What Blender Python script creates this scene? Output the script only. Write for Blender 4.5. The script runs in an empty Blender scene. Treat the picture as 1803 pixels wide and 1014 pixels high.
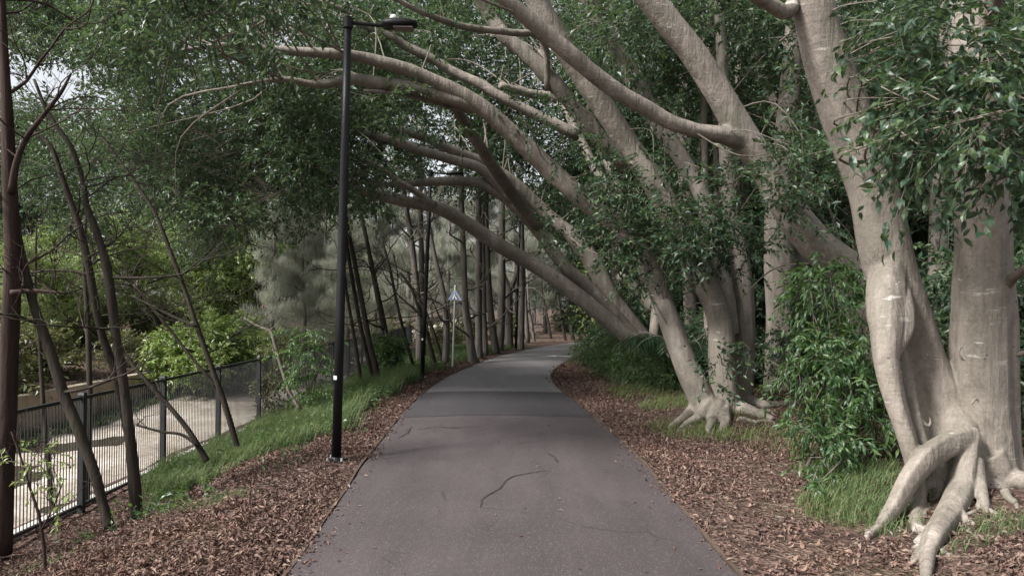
import bpy, math
import numpy as np
from mathutils import Vector

SC = bpy.context.scene
COL = SC.collection
rng = np.random.default_rng(11)

# ---------------------------------------------------------------- camera, sky, sun, exposure
F = 1300.0                      # focal length in photo pixels (1803 wide)
CX, CY, HOR = 901.5, 507.0, 536.0
PITCH = math.atan((HOR - CY) / F)
CAM = np.array([0.0, 0.0, 1.6])
cam = bpy.data.cameras.new("camera")
cam.sensor_width = 36.0
cam.lens = 36.0 * F / 1803.0
cam.clip_start, cam.clip_end = 0.05, 600.0
cam_o = bpy.data.objects.new("camera", cam)
cam_o.location = CAM
cam_o.rotation_euler = (math.pi / 2 + PITCH, 0, 0)
COL.objects.link(cam_o)
SC.camera = cam_o

SUN_EL, SUN_AZ = math.radians(45), math.radians(-120)      # azimuth from +Y towards +X: high on the left
world = bpy.data.worlds.new("World")
SC.world = world
world.use_nodes = True
wn = world.node_tree
wn.nodes.clear()
w_out = wn.nodes.new("ShaderNodeOutputWorld")
w_bg = wn.nodes.new("ShaderNodeBackground")
w_sky = wn.nodes.new("ShaderNodeTexSky")
w_sky.sky_type = 'NISHITA'
w_sky.sun_disc = False
w_sky.sun_elevation = SUN_EL
w_sky.sun_rotation = SUN_AZ
w_sky.dust_density = 3.0
w_hsv = wn.nodes.new("ShaderNodeHueSaturation")            # overcast: the blue is mostly washed out
w_hsv.inputs["Saturation"].default_value = 0.22
wn.links.new(w_sky.outputs[0], w_hsv.inputs["Color"])
wn.links.new(w_hsv.outputs[0], w_bg.inputs["Color"])
w_bg.inputs["Strength"].default_value = 0.11
wn.links.new(w_bg.outputs[0], w_out.inputs["Surface"])

sun = bpy.data.lights.new("sun", 'SUN')
sun.energy = 4.3
sun.angle = math.radians(12)
sun.color = (1.0, 0.975, 0.94)
sun_o = bpy.data.objects.new("sun", sun)
sd = Vector((math.sin(SUN_AZ) * math.cos(SUN_EL), math.cos(SUN_AZ) * math.cos(SUN_EL), math.sin(SUN_EL)))
sun_o.rotation_euler = sd.to_track_quat('Z', 'Y').to_euler()
sun_o.location = (0, 0, 30)
COL.objects.link(sun_o)

SC.view_settings.view_transform = 'Standard'
SC.view_settings.look = 'None'
SC.view_settings.gamma = 1
SC.view_settings.exposure = 1.14
SC.render.engine = 'CYCLES'
SC.cycles.max_bounces = 8
SC.cycles.diffuse_bounces = 5
SC.cycles.glossy_bounces = 2
SC.cycles.transmission_bounces = 5
SC.cycles.caustics_reflective = False
SC.cycles.caustics_refractive = False

# ---------------------------------------------------------------- geometry helpers
fwd = np.array([0, math.cos(PITCH), math.sin(PITCH)])
upv = np.array([0, -math.sin(PITCH), math.cos(PITCH)])
rgt = np.array([1.0, 0, 0])


def P(px, py, d):
    """world point seen at photo pixel (px, py), d metres away along the view axis"""
    return CAM + d * (fwd + (px - CX) / F * rgt - (py - CY) / F * upv)


def proj(p):
    q = np.asarray(p, float) - CAM
    d = q @ fwd
    return CX + F * (q @ rgt) / d, CY - F * (q @ upv) / d, d


def smooth(a, b, x):
    t = np.clip((x - a) / (b - a), 0, 1)
    return t * t * (3 - 2 * t)


EDGE = np.array([(-6, -1.2, 1.38), (4.35, -1.275, 1.335), (5.71, -1.38, 1.30), (7.54, -1.496, 1.32), (10.2, -1.58, 1.21),
                 (12.7, -1.62, 0.97), (15.5, -1.5, 0.80), (16.8, -1.37, 0.86), (18.2, -1.18, 1.04), (20.5, -0.85, 1.45),
                 (23.4, -0.30, 2.15), (26.5, 0.7, 3.2), (30, 2.05, 4.8), (35, 4.6, 7.5), (42, 8.8, 12), (60, 21, 24.5), (80, 36, 39.5)])


def _crvals(t, ys):
    return np.interp(t, EDGE[:, 0], ys)


_ty = np.linspace(-6, 80, 700)
_k = np.ones(25) / 25


def _sm(v):
    return np.convolve(np.pad(v, 12, mode='edge'), _k, 'valid')


_XL, _XR = _sm(_crvals(_ty, EDGE[:, 1])), _sm(_crvals(_ty, EDGE[:, 2]))


def XL(y):
    return np.interp(y, _ty, _XL)


def XR(y):
    return np.interp(y, _ty, _XR)


_h = np.random.default_rng(5).random((64, 64))


def vnoise(x, y, s):
    x, y = np.asarray(x) * s, np.asarray(y) * s
    xi, yi = np.floor(x).astype(int), np.floor(y).astype(int)
    fx, fy = x - xi, y - yi
    fx, fy = fx * fx * (3 - 2 * fx), fy * fy * (3 - 2 * fy)
    g = lambda i, j: _h[i % 64, j % 64]
    return (g(xi, yi) * (1 - fx) + g(xi + 1, yi) * fx) * (1 - fy) + (g(xi, yi + 1) * (1 - fx) + g(xi + 1, yi + 1) * fx) * fy


FX = -4.5                                                   # the fence line


def H(x, y):
    """terrain height"""
    x, y = np.asarray(x, float), np.asarray(y, float)
    xl, xr = XL(y), XR(y)
    z = np.zeros(np.broadcast(x, y).shape)
    z = z - 0.57 * smooth(-2.1, -4.3, x) * smooth(26, 18, y)
    z = z - 0.25 * smooth(-2.1, -4.3, x) * smooth(18, 26, y)
    bank = smooth(-4.75, -6.4, x)
    z = z - 0.85 * bank
    z = z + 0.16 * (vnoise(x, y, 0.55) - 0.35) * smooth(-6.0, -7.2, x) * smooth(-10.9, -9.5, x)
    z = z + (0.95 * smooth(-11.05, -11.3, x) + 2.4 * smooth(-11.4, -26, x))
    dr = x - xr
    z = z + 0.13 * smooth(0.9, 2.6, dr) + 0.35 * smooth(3.5, 14, dr)
    z = z + 0.06 * np.exp(-(((x - 3.75) / 0.9) ** 2 + ((y - 5.9) / 0.8) ** 2))
    off = np.maximum(xl - x, x - xr)
    z = z + (vnoise(x, y, 0.9) - 0.5) * 0.10 * smooth(0.25, 1.6, off) + (vnoise(x + 9, y + 3, 3.1) - 0.5) * 0.03 * smooth(0.1, 0.5, off)
    z = z - 0.012 * smooth(0.25, -0.1, off)
    return z


def ground(px, py):
    """where the ray of a photo pixel meets the terrain"""
    d = 4.0
    for d in np.arange(2.5, 120, 0.04):
        p = P(px, py, d)
        if p[2] <= H(p[0], p[1]):
            break
    return P(px, py, d)


class MB:
    def __init__(self):
        self.v, self.t, self.q, self.n = [], [], [], 0

    def add(self, v, tris=None, quads=None, mat=0):
        v = np.asarray(v, float).reshape(-1, 3)
        if tris is not None and len(tris):
            self.t.append((np.asarray(tris, int) + self.n, mat))
        if quads is not None and len(quads):
            self.q.append((np.asarray(quads, int) + self.n, mat))
        self.v.append(v)
        self.n += len(v)
        return self

    def box(self, c, s, mat=0, rot=None, taper=1.0):
        c, s = np.asarray(c, float), np.asarray(s, float) / 2
        v = np.array([(-1, -1, -1), (1, -1, -1), (1, 1, -1), (-1, 1, -1), (-1, -1, 1), (1, -1, 1), (1, 1, 1), (-1, 1, 1)], float) * s
        v[4:, :2] *= taper
        if rot is not None:
            v = v @ np.asarray(rot).T
        return self.add(v + c, quads=[(0, 3, 2, 1), (4, 5, 6, 7), (0, 1, 5, 4), (1, 2, 6, 5), (2, 3, 7, 6), (3, 0, 4, 7)], mat=mat)

    def tube(self, pts, rad, sides=10, sub=4, flute=0.0, wob=0.0, mat=0, seed=0, caps=True):
        pts, rad = np.asarray(pts, float), np.asarray(rad, float)
        if sub > 1 and len(pts) > 2:
            pts, rad = catmull(pts, rad, sub)
        n = len(pts)
        tan = np.gradient(pts, axis=0)
        tan /= np.linalg.norm(tan, axis=1)[:, None] + 1e-9
        a = np.array([0.0, -1.0, 0.0]) if abs(tan[0][1]) < 0.9 else np.array([1.0, 0, 0])
        nrm = np.zeros((n, 3))
        for i in range(n):
            a = a - tan[i] * (a @ tan[i])
            a /= np.linalg.norm(a) + 1e-9
            nrm[i] = a
        bi = np.cross(tan, nrm)
        th = np.linspace(0, 2 * math.pi, sides, endpoint=False)
        r = np.repeat(rad[:, None], sides, 1)
        rs = np.random.default_rng(seed + 17)
        if flute:
            s = np.linspace(0, 1, n)[:, None]
            for k in (2, 3, 5, 7):
                ph, dr = rs.random() * 6.28, (rs.random() - .5) * 3
                r = r * (1 + flute / k ** 0.6 * np.sin(k * th[None] + ph + dr * s * 3))
        if wob:
            w = rs.normal(size=(n, 1)) * wob
            w = (w + np.roll(w, 1, 0) + np.roll(w, -1, 0)) / 2
            r = r * (1 + w)
        v = pts[:, None] + r[..., None] * (np.cos(th)[None, :, None] * nrm[:, None] + np.sin(th)[None, :, None] * bi[:, None])
        v = v.reshape(-1, 3)
        i, j = np.meshgrid(np.arange(n - 1), np.arange(sides), indexing='ij')
        j2 = (j + 1) % sides
        q = np.stack([i * sides + j, i * sides + j2, (i + 1) * sides + j2, (i + 1) * sides + j], -1).reshape(-1, 4)
        t = []
        if caps:
            v = np.vstack([v, pts[0], pts[-1]])
            for k in range(sides):
                t.append((n * sides, (k + 1) % sides, k))
                t.append((n * sides + 1, (n - 1) * sides + k, (n - 1) * sides + (k + 1) % sides))
        return self.add(v, tris=t, quads=q, mat=mat)

    def build(self, name, mats, parent=None, base=(0, 0, 0), smooth_shade=False):
        me = bpy.data.meshes.new(name)
        v = np.vstack(self.v) - np.asarray(base, float) if self.v else np.zeros((0, 3))
        idx, start, mi, cur = [], [], [], 0
        for arr, k in ((self.t, 3), (self.q, 4)):
            for f, m in arr:
                idx.append(f.ravel())
                start.append(cur + np.arange(len(f)) * k)
                mi.append(np.full(len(f), m))
                cur += f.size
        idx, start, mi = np.concatenate(idx), np.concatenate(start), np.concatenate(mi)
        me.vertices.add(len(v))
        me.vertices.foreach_set('co', v.astype(np.float32).ravel())
        me.loops.add(len(idx))
        me.loops.foreach_set('vertex_index', idx.astype(np.int32))
        me.polygons.add(len(start))
        me.polygons.foreach_set('loop_start', start.astype(np.int32))
        me.polygons.foreach_set('material_index', mi.astype(np.int32))
        me.polygons.foreach_set('use_smooth', np.full(len(start), smooth_shade))
        for m in (mats if isinstance(mats, (list, tuple)) else [mats]):
            me.materials.append(m)
        me.update(calc_edges=True)
        me.validate()
        o = bpy.data.objects.new(name, me)
        COL.objects.link(o)
        if parent is not None:
            o.parent = parent
        else:
            o.location = base
        return o


def catmull(p, r, sub):
    pp = np.vstack([2 * p[0] - p[1], p, 2 * p[-1] - p[-2]])
    rr = np.concatenate([[r[0]], r, [r[-1]]])
    out, ro = [], []
    for i in range(1, len(pp) - 2):
        for k in range(sub):
            t = k / sub
            a, b, c, d = pp[i - 1], pp[i], pp[i + 1], pp[i + 2]
            out.append(0.5 * (2 * b + (c - a) * t + (2 * a - 5 * b + 4 * c - d) * t * t + (3 * b - a - 3 * c + d) * t ** 3))
            ro.append(rr[i] + (rr[i + 1] - rr[i]) * t)
    out.append(p[-1])
    ro.append(r[-1])
    return np.array(out), np.array(ro)


def unit(v):
    return v / (np.linalg.norm(v, axis=-1, keepdims=True) + 1e-9)


def leaves(mb, pos, ax, nrm, L, W, fold=0.25, mat=0, hi=False, bend=0.12):
    """one folded leaf per row: base at pos, pointing along ax, facing nrm"""
    n = len(pos)
    if n == 0:
        return
    ax = unit(ax)
    nrm = unit(nrm - ax * (nrm * ax).sum(1, keepdims=True))
    sd_ = np.cross(ax, nrm)
    L, W = np.broadcast_to(L, n)[:, None], np.broadcast_to(W, n)[:, None] / 2
    if hi:
        mid = pos + ax * L * .5
        tip = pos + ax * L * .97 - nrm * L * bend * 2
        l1 = pos + ax * L * .24 + sd_ * W * .82 + nrm * W * fold
        l2 = pos + ax * L * .6 + sd_ * W * .95 + nrm * (W * fold - L * bend * .4)
        r1 = pos + ax * L * .24 - sd_ * W * .82 + nrm * W * fold
        r2 = pos + ax * L * .6 - sd_ * W * .95 + nrm * (W * fold - L * bend * .4)
        v = np.stack([pos, l1, l2, tip, r2, r1, mid], 1)
        base = np.array([(0, 1, 6), (1, 2, 6), (2, 3, 6), (0, 6, 5), (6, 4, 5), (6, 3, 4)])
        k = 7
    else:
        tip = pos + ax * L - nrm * L * bend
        l1 = pos + ax * L * .45 + sd_ * W + nrm * W * fold
        r1 = pos + ax * L * .45 - sd_ * W + nrm * W * fold
        v = np.stack([pos, l1, tip, r1], 1)
        base = np.array([(0, 1, 2), (0, 2, 3)])
        k = 4
    t = (base[None] + (np.arange(n) * k)[:, None, None]).reshape(-1, 3)
    mb.add(v.reshape(-1, 3), tris=t, mat=mat)


def sticks(mb, a, b, r, mat=1):
    """thin three-sided twigs from a to b"""
    n = len(a)
    d = unit(b - a)
    u = unit(np.cross(d, np.tile([0.31, 0.2, 0.93], (n, 1))))
    w = np.cross(d, u)
    r = np.broadcast_to(r, n)[:, None]
    vs = []
    for k in range(3):
        c, s = math.cos(k * 2.094), math.sin(k * 2.094)
        vs.append(a + (u * c + w * s) * r)
    for k in range(3):
        c, s = math.cos(k * 2.094), math.sin(k * 2.094)
        vs.append(b + (u * c + w * s) * r * .5)
    v = np.stack(vs, 1).reshape(-1, 3)
    base = np.array([(0, 1, 4, 3), (1, 2, 5, 4), (2, 0, 3, 5)])
    mb.add(v, quads=(base[None] + (np.arange(n) * 6)[:, None, None]).reshape(-1, 4), mat=mat)


def sprays(mb, org, dr, length, nl, L, W, droop=0.35, mat=0, twig=1, hi=False, spread=0.9, twig_r=0.003, fold=0.25):
    """twigs carrying alternate leaves; org, dr: (S,3)"""
    S = len(org)
    if S == 0:
        return
    dr = unit(dr)
    length = np.broadcast_to(length, S)
    side = unit(np.cross(dr, rng.normal(size=(S, 3)) * .5 + [0, 0, 1]))
    t = np.linspace(0.12, 1.0, nl)[None, :] + rng.normal(size=(S, nl)) * .03
    pos = org[:, None] + dr[:, None] * (length[:, None] * t)[..., None]
    pos[..., 2] -= droop * .45 * length[:, None] * t * t
    sgn = np.where(np.arange(nl) % 2 == 0, 1.0, -1.0)[None, :, None]
    ax = dr[:, None] * .75 + side[:, None] * sgn * spread + rng.normal(size=(S, nl, 3)) * .38
    ax[..., 2] -= droop
    nr = rng.normal(size=(S, nl, 3)) * .55 + [0, 0, 1.0]
    sc = rng.uniform(.65, 1.2, (S, nl)).ravel()
    leaves(mb, pos.reshape(-1, 3), ax.reshape(-1, 3), nr.reshape(-1, 3), L * sc, W * sc, mat=mat, hi=hi, fold=fold)
    if twig is not None:
        e = org + dr * length[:, None]
        e[:, 2] -= droop * .45 * length
        sticks(mb, org, e, twig_r, mat=twig)


def clump(mb, c, r, ns, L, W, nl=12, droop=0.35, hi=False, flat=0.8, tl=(.25, .5), mat=0, twig_r=0.003, twig=1, fold=0.25):
    d = unit(rng.normal(size=(ns, 3)))
    u = rng.random((ns, 1)) ** .45
    o = np.asarray(c) + d * u * np.asarray(r) * [1, 1, flat]
    dr = d * .8 + rng.normal(size=(ns, 3)) * .45
    dr[:, 2] -= .12
    sprays(mb, o, dr, rng.uniform(tl[0], tl[1], ns), nl, L, W, droop, mat=mat, hi=hi, twig_r=twig_r, twig=twig, fold=fold)


def strands(mb, org, L, W, mat=0, sway=.25):
    """hanging needle-like foliage: a narrow two-part blade, drooping"""
    n = len(org)
    a = rng.uniform(0, 6.283, n)
    out = np.stack([np.cos(a), np.sin(a), np.zeros(n)], 1)
    w = np.stack([-np.sin(a + 1), np.cos(a + 1), np.zeros(n)], 1)
    L = np.broadcast_to(L, n) * rng.uniform(.6, 1.3, n)
    L = L[:, None]
    W = np.broadcast_to(W, n)[:, None] / 2
    m = org + out * L * sway * 1.2 - [0, 0, 1] * L * .35
    e = m + out * L * sway * .5 - [0, 0, 1] * L * .65
    v = np.stack([org - w * W * .6, org + w * W * .6, m + w * W, m - w * W, e], 1).reshape(-1, 3)
    i = (np.arange(n) * 5)[:, None, None]
    mb.add(v, quads=(np.array([[(0, 1, 2, 3)]]) + i).reshape(-1, 4), tris=(np.array([[(3, 2, 4)]]) + i).reshape(-1, 3), mat=mat)


def bare_twigs(mb, start, dirn, length, r, depth=2, n=4, mat=0, lift=0.15, seed=0):
    """crooked bare branch with side twigs"""
    rs = np.random.default_rng(seed)

    def go(p, d, l, r, dep):
        k = 5
        pts = [np.array(p, float)]
        d = np.array(d, float)
        for _ in range(k):
            d = unit(d + rs.normal(size=3) * .22 + [0, 0, lift * .3])
            pts.append(pts[-1] + d * l / k)
        mb.tube(pts, np.linspace(r, r * .35, k + 1), sides=5, sub=2, mat=mat, caps=False)
        if dep:
            for _ in range(n):
                i = rs.integers(1, k + 1)
                go(pts[i], unit(d + rs.normal(size=3) * .75), l * rs.uniform(.35, .65), r * .5, dep - 1)
    go(start, unit(np.array(dirn, float)), length, r, depth)


def tag(o, label=None, cat=None, group=None, kind=None):
    if label: o["label"] = label
    if cat: o["category"] = cat
    if group: o["group"] = group
    if kind: o["kind"] = kind
    return o


def empty(name, loc, label=None, cat=None, group=None):
    o = bpy.data.objects.new(name, None)
    o.empty_display_size = 0.2
    o.location = loc
    COL.objects.link(o)
    return tag(o, label, cat, group)


KIDS = {}


def dup(root, loc, rotz=0.0, scale=1.0, label=None, group=None):
    r = root.copy()
    COL.objects.link(r)
    r.location = loc
    r.rotation_euler = (0, 0, rotz)
    r.scale = (scale,) * 3 if np.isscalar(scale) else scale
    if label: r["label"] = label
    if group: r["group"] = group
    if root.name not in KIDS:
        KIDS[root.name] = list(root.children)
    for ch in KIDS[root.name]:
        c = ch.copy()
        COL.objects.link(c)
        c.parent = r
        for g in ch.children:
            e = g.copy()
            COL.objects.link(e)
            e.parent = c
    return r


# ---------------------------------------------------------------- materials
def new_mat(name):
    m = bpy.data.materials.new(name)
    m.use_nodes = True
    nt = m.node_tree
    nt.nodes.clear()
    out = nt.nodes.new("ShaderNodeOutputMaterial")
    return m, nt, out


def N(nt, t, **kw):
    n = nt.nodes.new(t)
    for k, v in kw.items():
        if k.startswith("i_"):
            n.inputs[k[2:].replace("_", " ")].default_value = v
        else:
            setattr(n, k, v)
    return n


def ramp(nt, stops, fac=None, interp='LINEAR'):
    r = nt.nodes.new("ShaderNodeValToRGB")
    r.color_ramp.interpolation = interp
    e = r.color_ramp.elements
    while len(e) < len(stops):
        e.new(0.5)
    for el, (p, c) in zip(e, stops):
        el.position = p
        el.color = (*c, 1) if len(c) == 3 else c
    if fac is not None:
        nt.links.new(fac, r.inputs[0])
    return r.outputs[0]


def coords(nt, scale=(1, 1, 1), kind="Object"):
    tc = nt.nodes.new("ShaderNodeTexCoord")
    mp = nt.nodes.new("ShaderNodeMapping")
    mp.inputs["Scale"].default_value = scale
    nt.links.new(tc.outputs[kind], mp.inputs[0])
    return mp.outputs[0]


def noise(nt, vec, scale, detail=4, rough=.55, dist=0.0):
    n = N(nt, "ShaderNodeTexNoise", i_Scale=scale, i_Detail=detail, i_Roughness=rough, i_Distortion=dist)
    nt.links.new(vec, n.inputs["Vector"])
    return n.outputs["Fac"]


def mixc(nt, fac, a, b, mode='MIX'):
    m = nt.nodes.new("ShaderNodeMix")
    m.data_type = 'RGBA'
    m.blend_type = mode
    for sock, v in ((m.inputs[0], fac), (m.inputs[6], a), (m.inputs[7], b)):
        if hasattr(v, "is_linked") or hasattr(v, "links"):
            nt.links.new(v, sock)
        elif np.isscalar(v):
            sock.default_value = v
        else:
            sock.default_value = (*v, 1)
    return m.outputs[2]


def bump(nt, h, strength=.3, dist=.02):
    b = N(nt, "ShaderNodeBump", i_Strength=strength, i_Distance=dist)
    nt.links.new(h, b.inputs["Height"])
    return b.outputs[0]


def principled(nt, out, col, rough=.7, spec=.3, nrm=None, metal=0.0):
    b = nt.nodes.new("ShaderNodeBsdfPrincipled")
    if hasattr(col, "links"):
        nt.links.new(col, b.inputs["Base Color"])
    else:
        b.inputs["Base Color"].default_value = (*col, 1)
    if hasattr(rough, "links"):
        nt.links.new(rough, b.inputs["Roughness"])
    else:
        b.inputs["Roughness"].default_value = rough
    b.inputs["Specular IOR Level"].default_value = spec
    b.inputs["Metallic"].default_value = metal
    if nrm is not None:
        nt.links.new(nrm, b.inputs["Normal"])
    if out is not None:
        nt.links.new(b.outputs[0], out.inputs[0])
    return b


def leaf_mat(name, cols, trans=.35, tcol=(.12, .19, .06), rough=.42, spec=.45, patch=.5):
    m, nt, out = new_mat(name)
    geo = nt.nodes.new("ShaderNodeNewGeometry")
    k = len(cols)
    c = ramp(nt, [(i / (k - 1), c) for i, c in enumerate(cols)], geo.outputs["Random Per Island"])
    nz = noise(nt, coords(nt), .7, 3)
    tint = ramp(nt, [(.3, (.72, .82, .8)), (.55, (1, 1, 1)), (.75, (1.35, 1.25, .8))], nz)
    c = mixc(nt, patch, c, mixc(nt, 1.0, c, tint, 'MULTIPLY'))
    b = principled(nt, None, c, rough, spec)
    t = nt.nodes.new("ShaderNodeBsdfTranslucent")
    nt.links.new(mixc(nt, .6, c, tcol), t.inputs[0])
    ms = nt.nodes.new("ShaderNodeMixShader")
    ms.inputs[0].default_value = trans
    nt.links.new(b.outputs[0], ms.inputs[1])
    nt.links.new(t.outputs[0], ms.inputs[2])
    nt.links.new(ms.outputs[0], out.inputs[0])
    return m


def bark_fig():
    m, nt, out = new_mat("fig_bark")
    v = coords(nt)
    big = noise(nt, coords(nt, (1.2, 1.2, .45)), 2.2, 6, .62, .7)
    col = ramp(nt, [(.30, (.096, .086, .066)), (.44, (.164, .142, .118)), (.58, (.218, .186, .160)), (.75, (.295, .262, .235))], big)
    mott = noise(nt, v, 5.5, 7, .72, .5)
    col = mixc(nt, .7, col, mixc(nt, 1.0, col, ramp(nt, [(.34, (.55, .56, .52)), (.5, (1, 1, 1)), (.68, (1.32, 1.31, 1.3))], mott), 'MULTIPLY'))
    pat = noise(nt, coords(nt, (1, 1, .35)), 2.0, 6, .72, .9)
    col = mixc(nt, ramp(nt, [(.49, (0, 0, 0)), (.60, (.75, .75, .75))], pat), col, (.105, .102, .076))
    gate2 = ramp(nt, [(.47, (0, 0, 0)), (.6, (1, 1, 1))], noise(nt, v, 1.9, 3))
    ring = noise(nt, coords(nt, (3.2, 3.2, 40)), 1.0, 4, .65, .5)
    rf = mixc(nt, 1.0, ramp(nt, [(.57, (0, 0, 0)), (.68, (.45, .45, .45))], ring), gate2, 'MULTIPLY')
    col = mixc(nt, rf, col, (.10, .078, .062))
    gate3 = ramp(nt, [(.50, (0, 0, 0)), (.60, (1, 1, 1))], noise(nt, coords(nt, (1, 1, .8)), 2.7, 3))
    ring2 = noise(nt, coords(nt, (4.5, 4.5, 26)), 1.0, 3, .6, .3)
    wf = mixc(nt, 1.0, ramp(nt, [(.64, (0, 0, 0)), (.68, (.8, .8, .8))], ring2), gate3, 'MULTIPLY')
    col = mixc(nt, wf, col, (.46, .44, .41))
    lich = noise(nt, v, 9, 5, .78, .3)
    col = mixc(nt, ramp(nt, [(.64, (0, 0, 0)), (.70, (.55, .55, .55))], lich), col, (.42, .41, .38))
    fine = noise(nt, v, 42, 5, .7)
    col = mixc(nt, .22, col, ramp(nt, [(.3, (.09, .075, .06)), (.7, (.36, .32, .285))], fine))
    hs = None
    for sc, lo, hi_, g0, seed in ((10.0, .06, .13, .56, 2.3), (3.1, .035, .07, .55, 1.7)):
        vo = N(nt, "ShaderNodeTexVoronoi", i_Scale=sc)
        nt.links.new(coords(nt, (1, 1, 1.5)), vo.inputs["Vector"])
        spot = ramp(nt, [(lo, (1, 1, 1)), (hi_, (0, 0, 0))], vo.outputs["Distance"])
        gate = ramp(nt, [(g0, (0, 0, 0)), (g0 + .06, (.95, .95, .95))], noise(nt, v, seed, 2))
        sp = mixc(nt, 1.0, spot, gate, 'MULTIPLY')
        col = mixc(nt, sp, col, (.035, .026, .02))
        hs = sp
    rid = noise(nt, coords(nt, (1, 1, .16)), 9.0, 4, .6, .35)
    col = mixc(nt, ramp(nt, [(.30, (.4, .4, .4)), (.40, (0, 0, 0))], rid), col, (.085, .075, .058))
    hgt = mixc(nt, hs, mixc(nt, .5, mixc(nt, .5, ring, fine), mott), (0, 0, 0))
    b2 = N(nt, "ShaderNodeBump", i_Strength=.65, i_Distance=.022)
    nt.links.new(hgt, b2.inputs["Height"])
    nt.links.new(bump(nt, rid, .5, .06), b2.inputs["Normal"])
    principled(nt, out, col, .72, .25, b2.outputs[0])
    return m


def bark(name, dark, light, vs=(9, 9, 1.2), moss=None, b=.9):
    m, nt, out = new_mat(name)
    f = noise(nt, coords(nt, vs), 1.6, 5, .7, .6)
    g = noise(nt, coords(nt), 2.2, 3)
    col = ramp(nt, [(.3, dark), (.68, light)], f)
    if moss:
        col = mixc(nt, ramp(nt, [(.5, (0, 0, 0)), (.66, (.7, .7, .7))], g), col, moss)
    principled(nt, out, col, .85, .15, bump(nt, f, b, .02))
    return m


def flat_mat(name, col, rough=.5, spec=.4, metal=0.0, var=.0, sc=20):
    m, nt, out = new_mat(name)
    if var:
        nz = noise(nt, coords(nt), sc, 4)
        lo, hi_ = tuple(c * (1 - var) for c in col), tuple(min(1, c * (1 + var)) for c in col)
        c = ramp(nt, [(.3, lo), (.7, hi_)], nz)
    else:
        c = col
    principled(nt, out, c, rough, spec, metal=metal)
    return m


def asphalt(name, cols, rough=.58):
    m, nt, out = new_mat(name)
    v = coords(nt)
    a = noise(nt, v, .45, 5, .6, .4)
    b = noise(nt, coords(nt, (1.6, .28, 1)), 1.6, 4, .6, .2)
    sp = noise(nt, v, 150, 2, .9)
    col = ramp(nt, [(.30, cols[0]), (.50, cols[1]), (.70, cols[2])], mixc(nt, .5, a, b))
    vo = N(nt, "ShaderNodeTexVoronoi", i_Scale=110.0)
    nt.links.new(v, vo.inputs["Vector"])
    col = mixc(nt, .55, col, mixc(nt, 1.0, col, ramp(nt, [(.25, (.45, .45, .45)), (.6, (1.0, 1.0, 1.0)), (.8, (1.7, 1.66, 1.6))], sp), 'MULTIPLY'))
    col = mixc(nt, ramp(nt, [(.78, (0, 0, 0)), (.86, (.5, .5, .5))], vo.outputs["Color"]), col, (.13, .12, .118))
    st = noise(nt, v, 1.3, 6, .7, 1.2)
    col = mixc(nt, ramp(nt, [(.62, (0, 0, 0)), (.74, (.45, .45, .45))], st), col, (.030, .025, .025))
    wp = noise(nt, v, 1.1, 4, .6)
    wv = mixc(nt, .35, v, N(nt, "ShaderNodeTexNoise", i_Scale=1.4).outputs["Color"])
    ed = N(nt, "ShaderNodeTexVoronoi", i_Scale=1.1)
    ed.feature = 'DISTANCE_TO_EDGE'
    nt.links.new(wv, ed.inputs["Vector"])
    ck = mixc(nt, 1.0, ramp(nt, [(.002, (.7, .7, .7)), (.008, (0, 0, 0))], ed.outputs["Distance"]), ramp(nt, [(.5, (0, 0, 0)), (.62, (1, 1, 1))], wp), 'MULTIPLY')
    col = mixc(nt, ck, col, (.026, .022, .022))
    principled(nt, out, col, rough, .5, bump(nt, mixc(nt, .5, sp, vo.outputs["Distance"]), .5, .006))
    return m


def ground_mat():
    m, nt, out = new_mat("leaf_strewn_soil")
    v = coords(nt)
    a = N(nt, "ShaderNodeTexVoronoi", i_Scale=26.0, i_Randomness=1.0)
    nt.links.new(v, a.inputs["Vector"])
    sep = nt.nodes.new("ShaderNodeSeparateColor")
    nt.links.new(a.outputs["Color"], sep.inputs[0])
    col = ramp(nt, [(0, (.022, .014, .011)), (.35, (.055, .034, .028)), (.7, (.09, .058, .046)), (1, (.14, .10, .08))], sep.outputs[0])
    big = noise(nt, v, .55, 4)
    col = mixc(nt, ramp(nt, [(.52, (0, 0, 0)), (.7, (.55, .55, .55))], big), col, (.075, .075, .035))
    principled(nt, out, col, .9, .15, bump(nt, a.outputs["Distance"], .8, .03))
    return m


def sand_mat():
    m, nt, out = new_mat("creek_sand")
    v = coords(nt)
    a = noise(nt, v, .8, 6, .6, .5)
    col = ramp(nt, [(.3, (.19, .16, .125)), (.5, (.33, .29, .25)), (.7, (.48, .45, .43))], a)
    b = noise(nt, v, 9, 4)
    col = mixc(nt, .35, col, ramp(nt, [(.35, (.12, .10, .07)), (.7, (.5, .43, .34))], b))
    principled(nt, out, col, .8, .3, bump(nt, b, .5, .04))
    return m


def water_mat():
    m, nt, out = new_mat("shallow_water")
    v = coords(nt)
    rp = noise(nt, coords(nt, (1, .5, 1)), 5, 4, .6, .4)
    gl = N(nt, "ShaderNodeBsdfGlossy", i_Roughness=.08)
    gl.inputs[0].default_value = (.95, .95, .97, 1)
    tr = nt.nodes.new("ShaderNodeBsdfTransparent")
    tr.inputs[0].default_value = (.92, .88, .80, 1)
    bn = bump(nt, rp, .22, .03)
    nt.links.new(bn, gl.inputs["Normal"])
    fr = N(nt, "ShaderNodeFresnel", i_IOR=1.5)
    nt.links.new(bn, fr.inputs["Normal"])
    ms = nt.nodes.new("ShaderNodeMixShader")
    nt.links.new(fr.outputs[0], ms.inputs[0])
    nt.links.new(tr.outputs[0], ms.inputs[1])
    nt.links.new(gl.outputs[0], ms.inputs[2])
    nt.links.new(ms.outputs[0], out.inputs[0])
    return m


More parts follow.
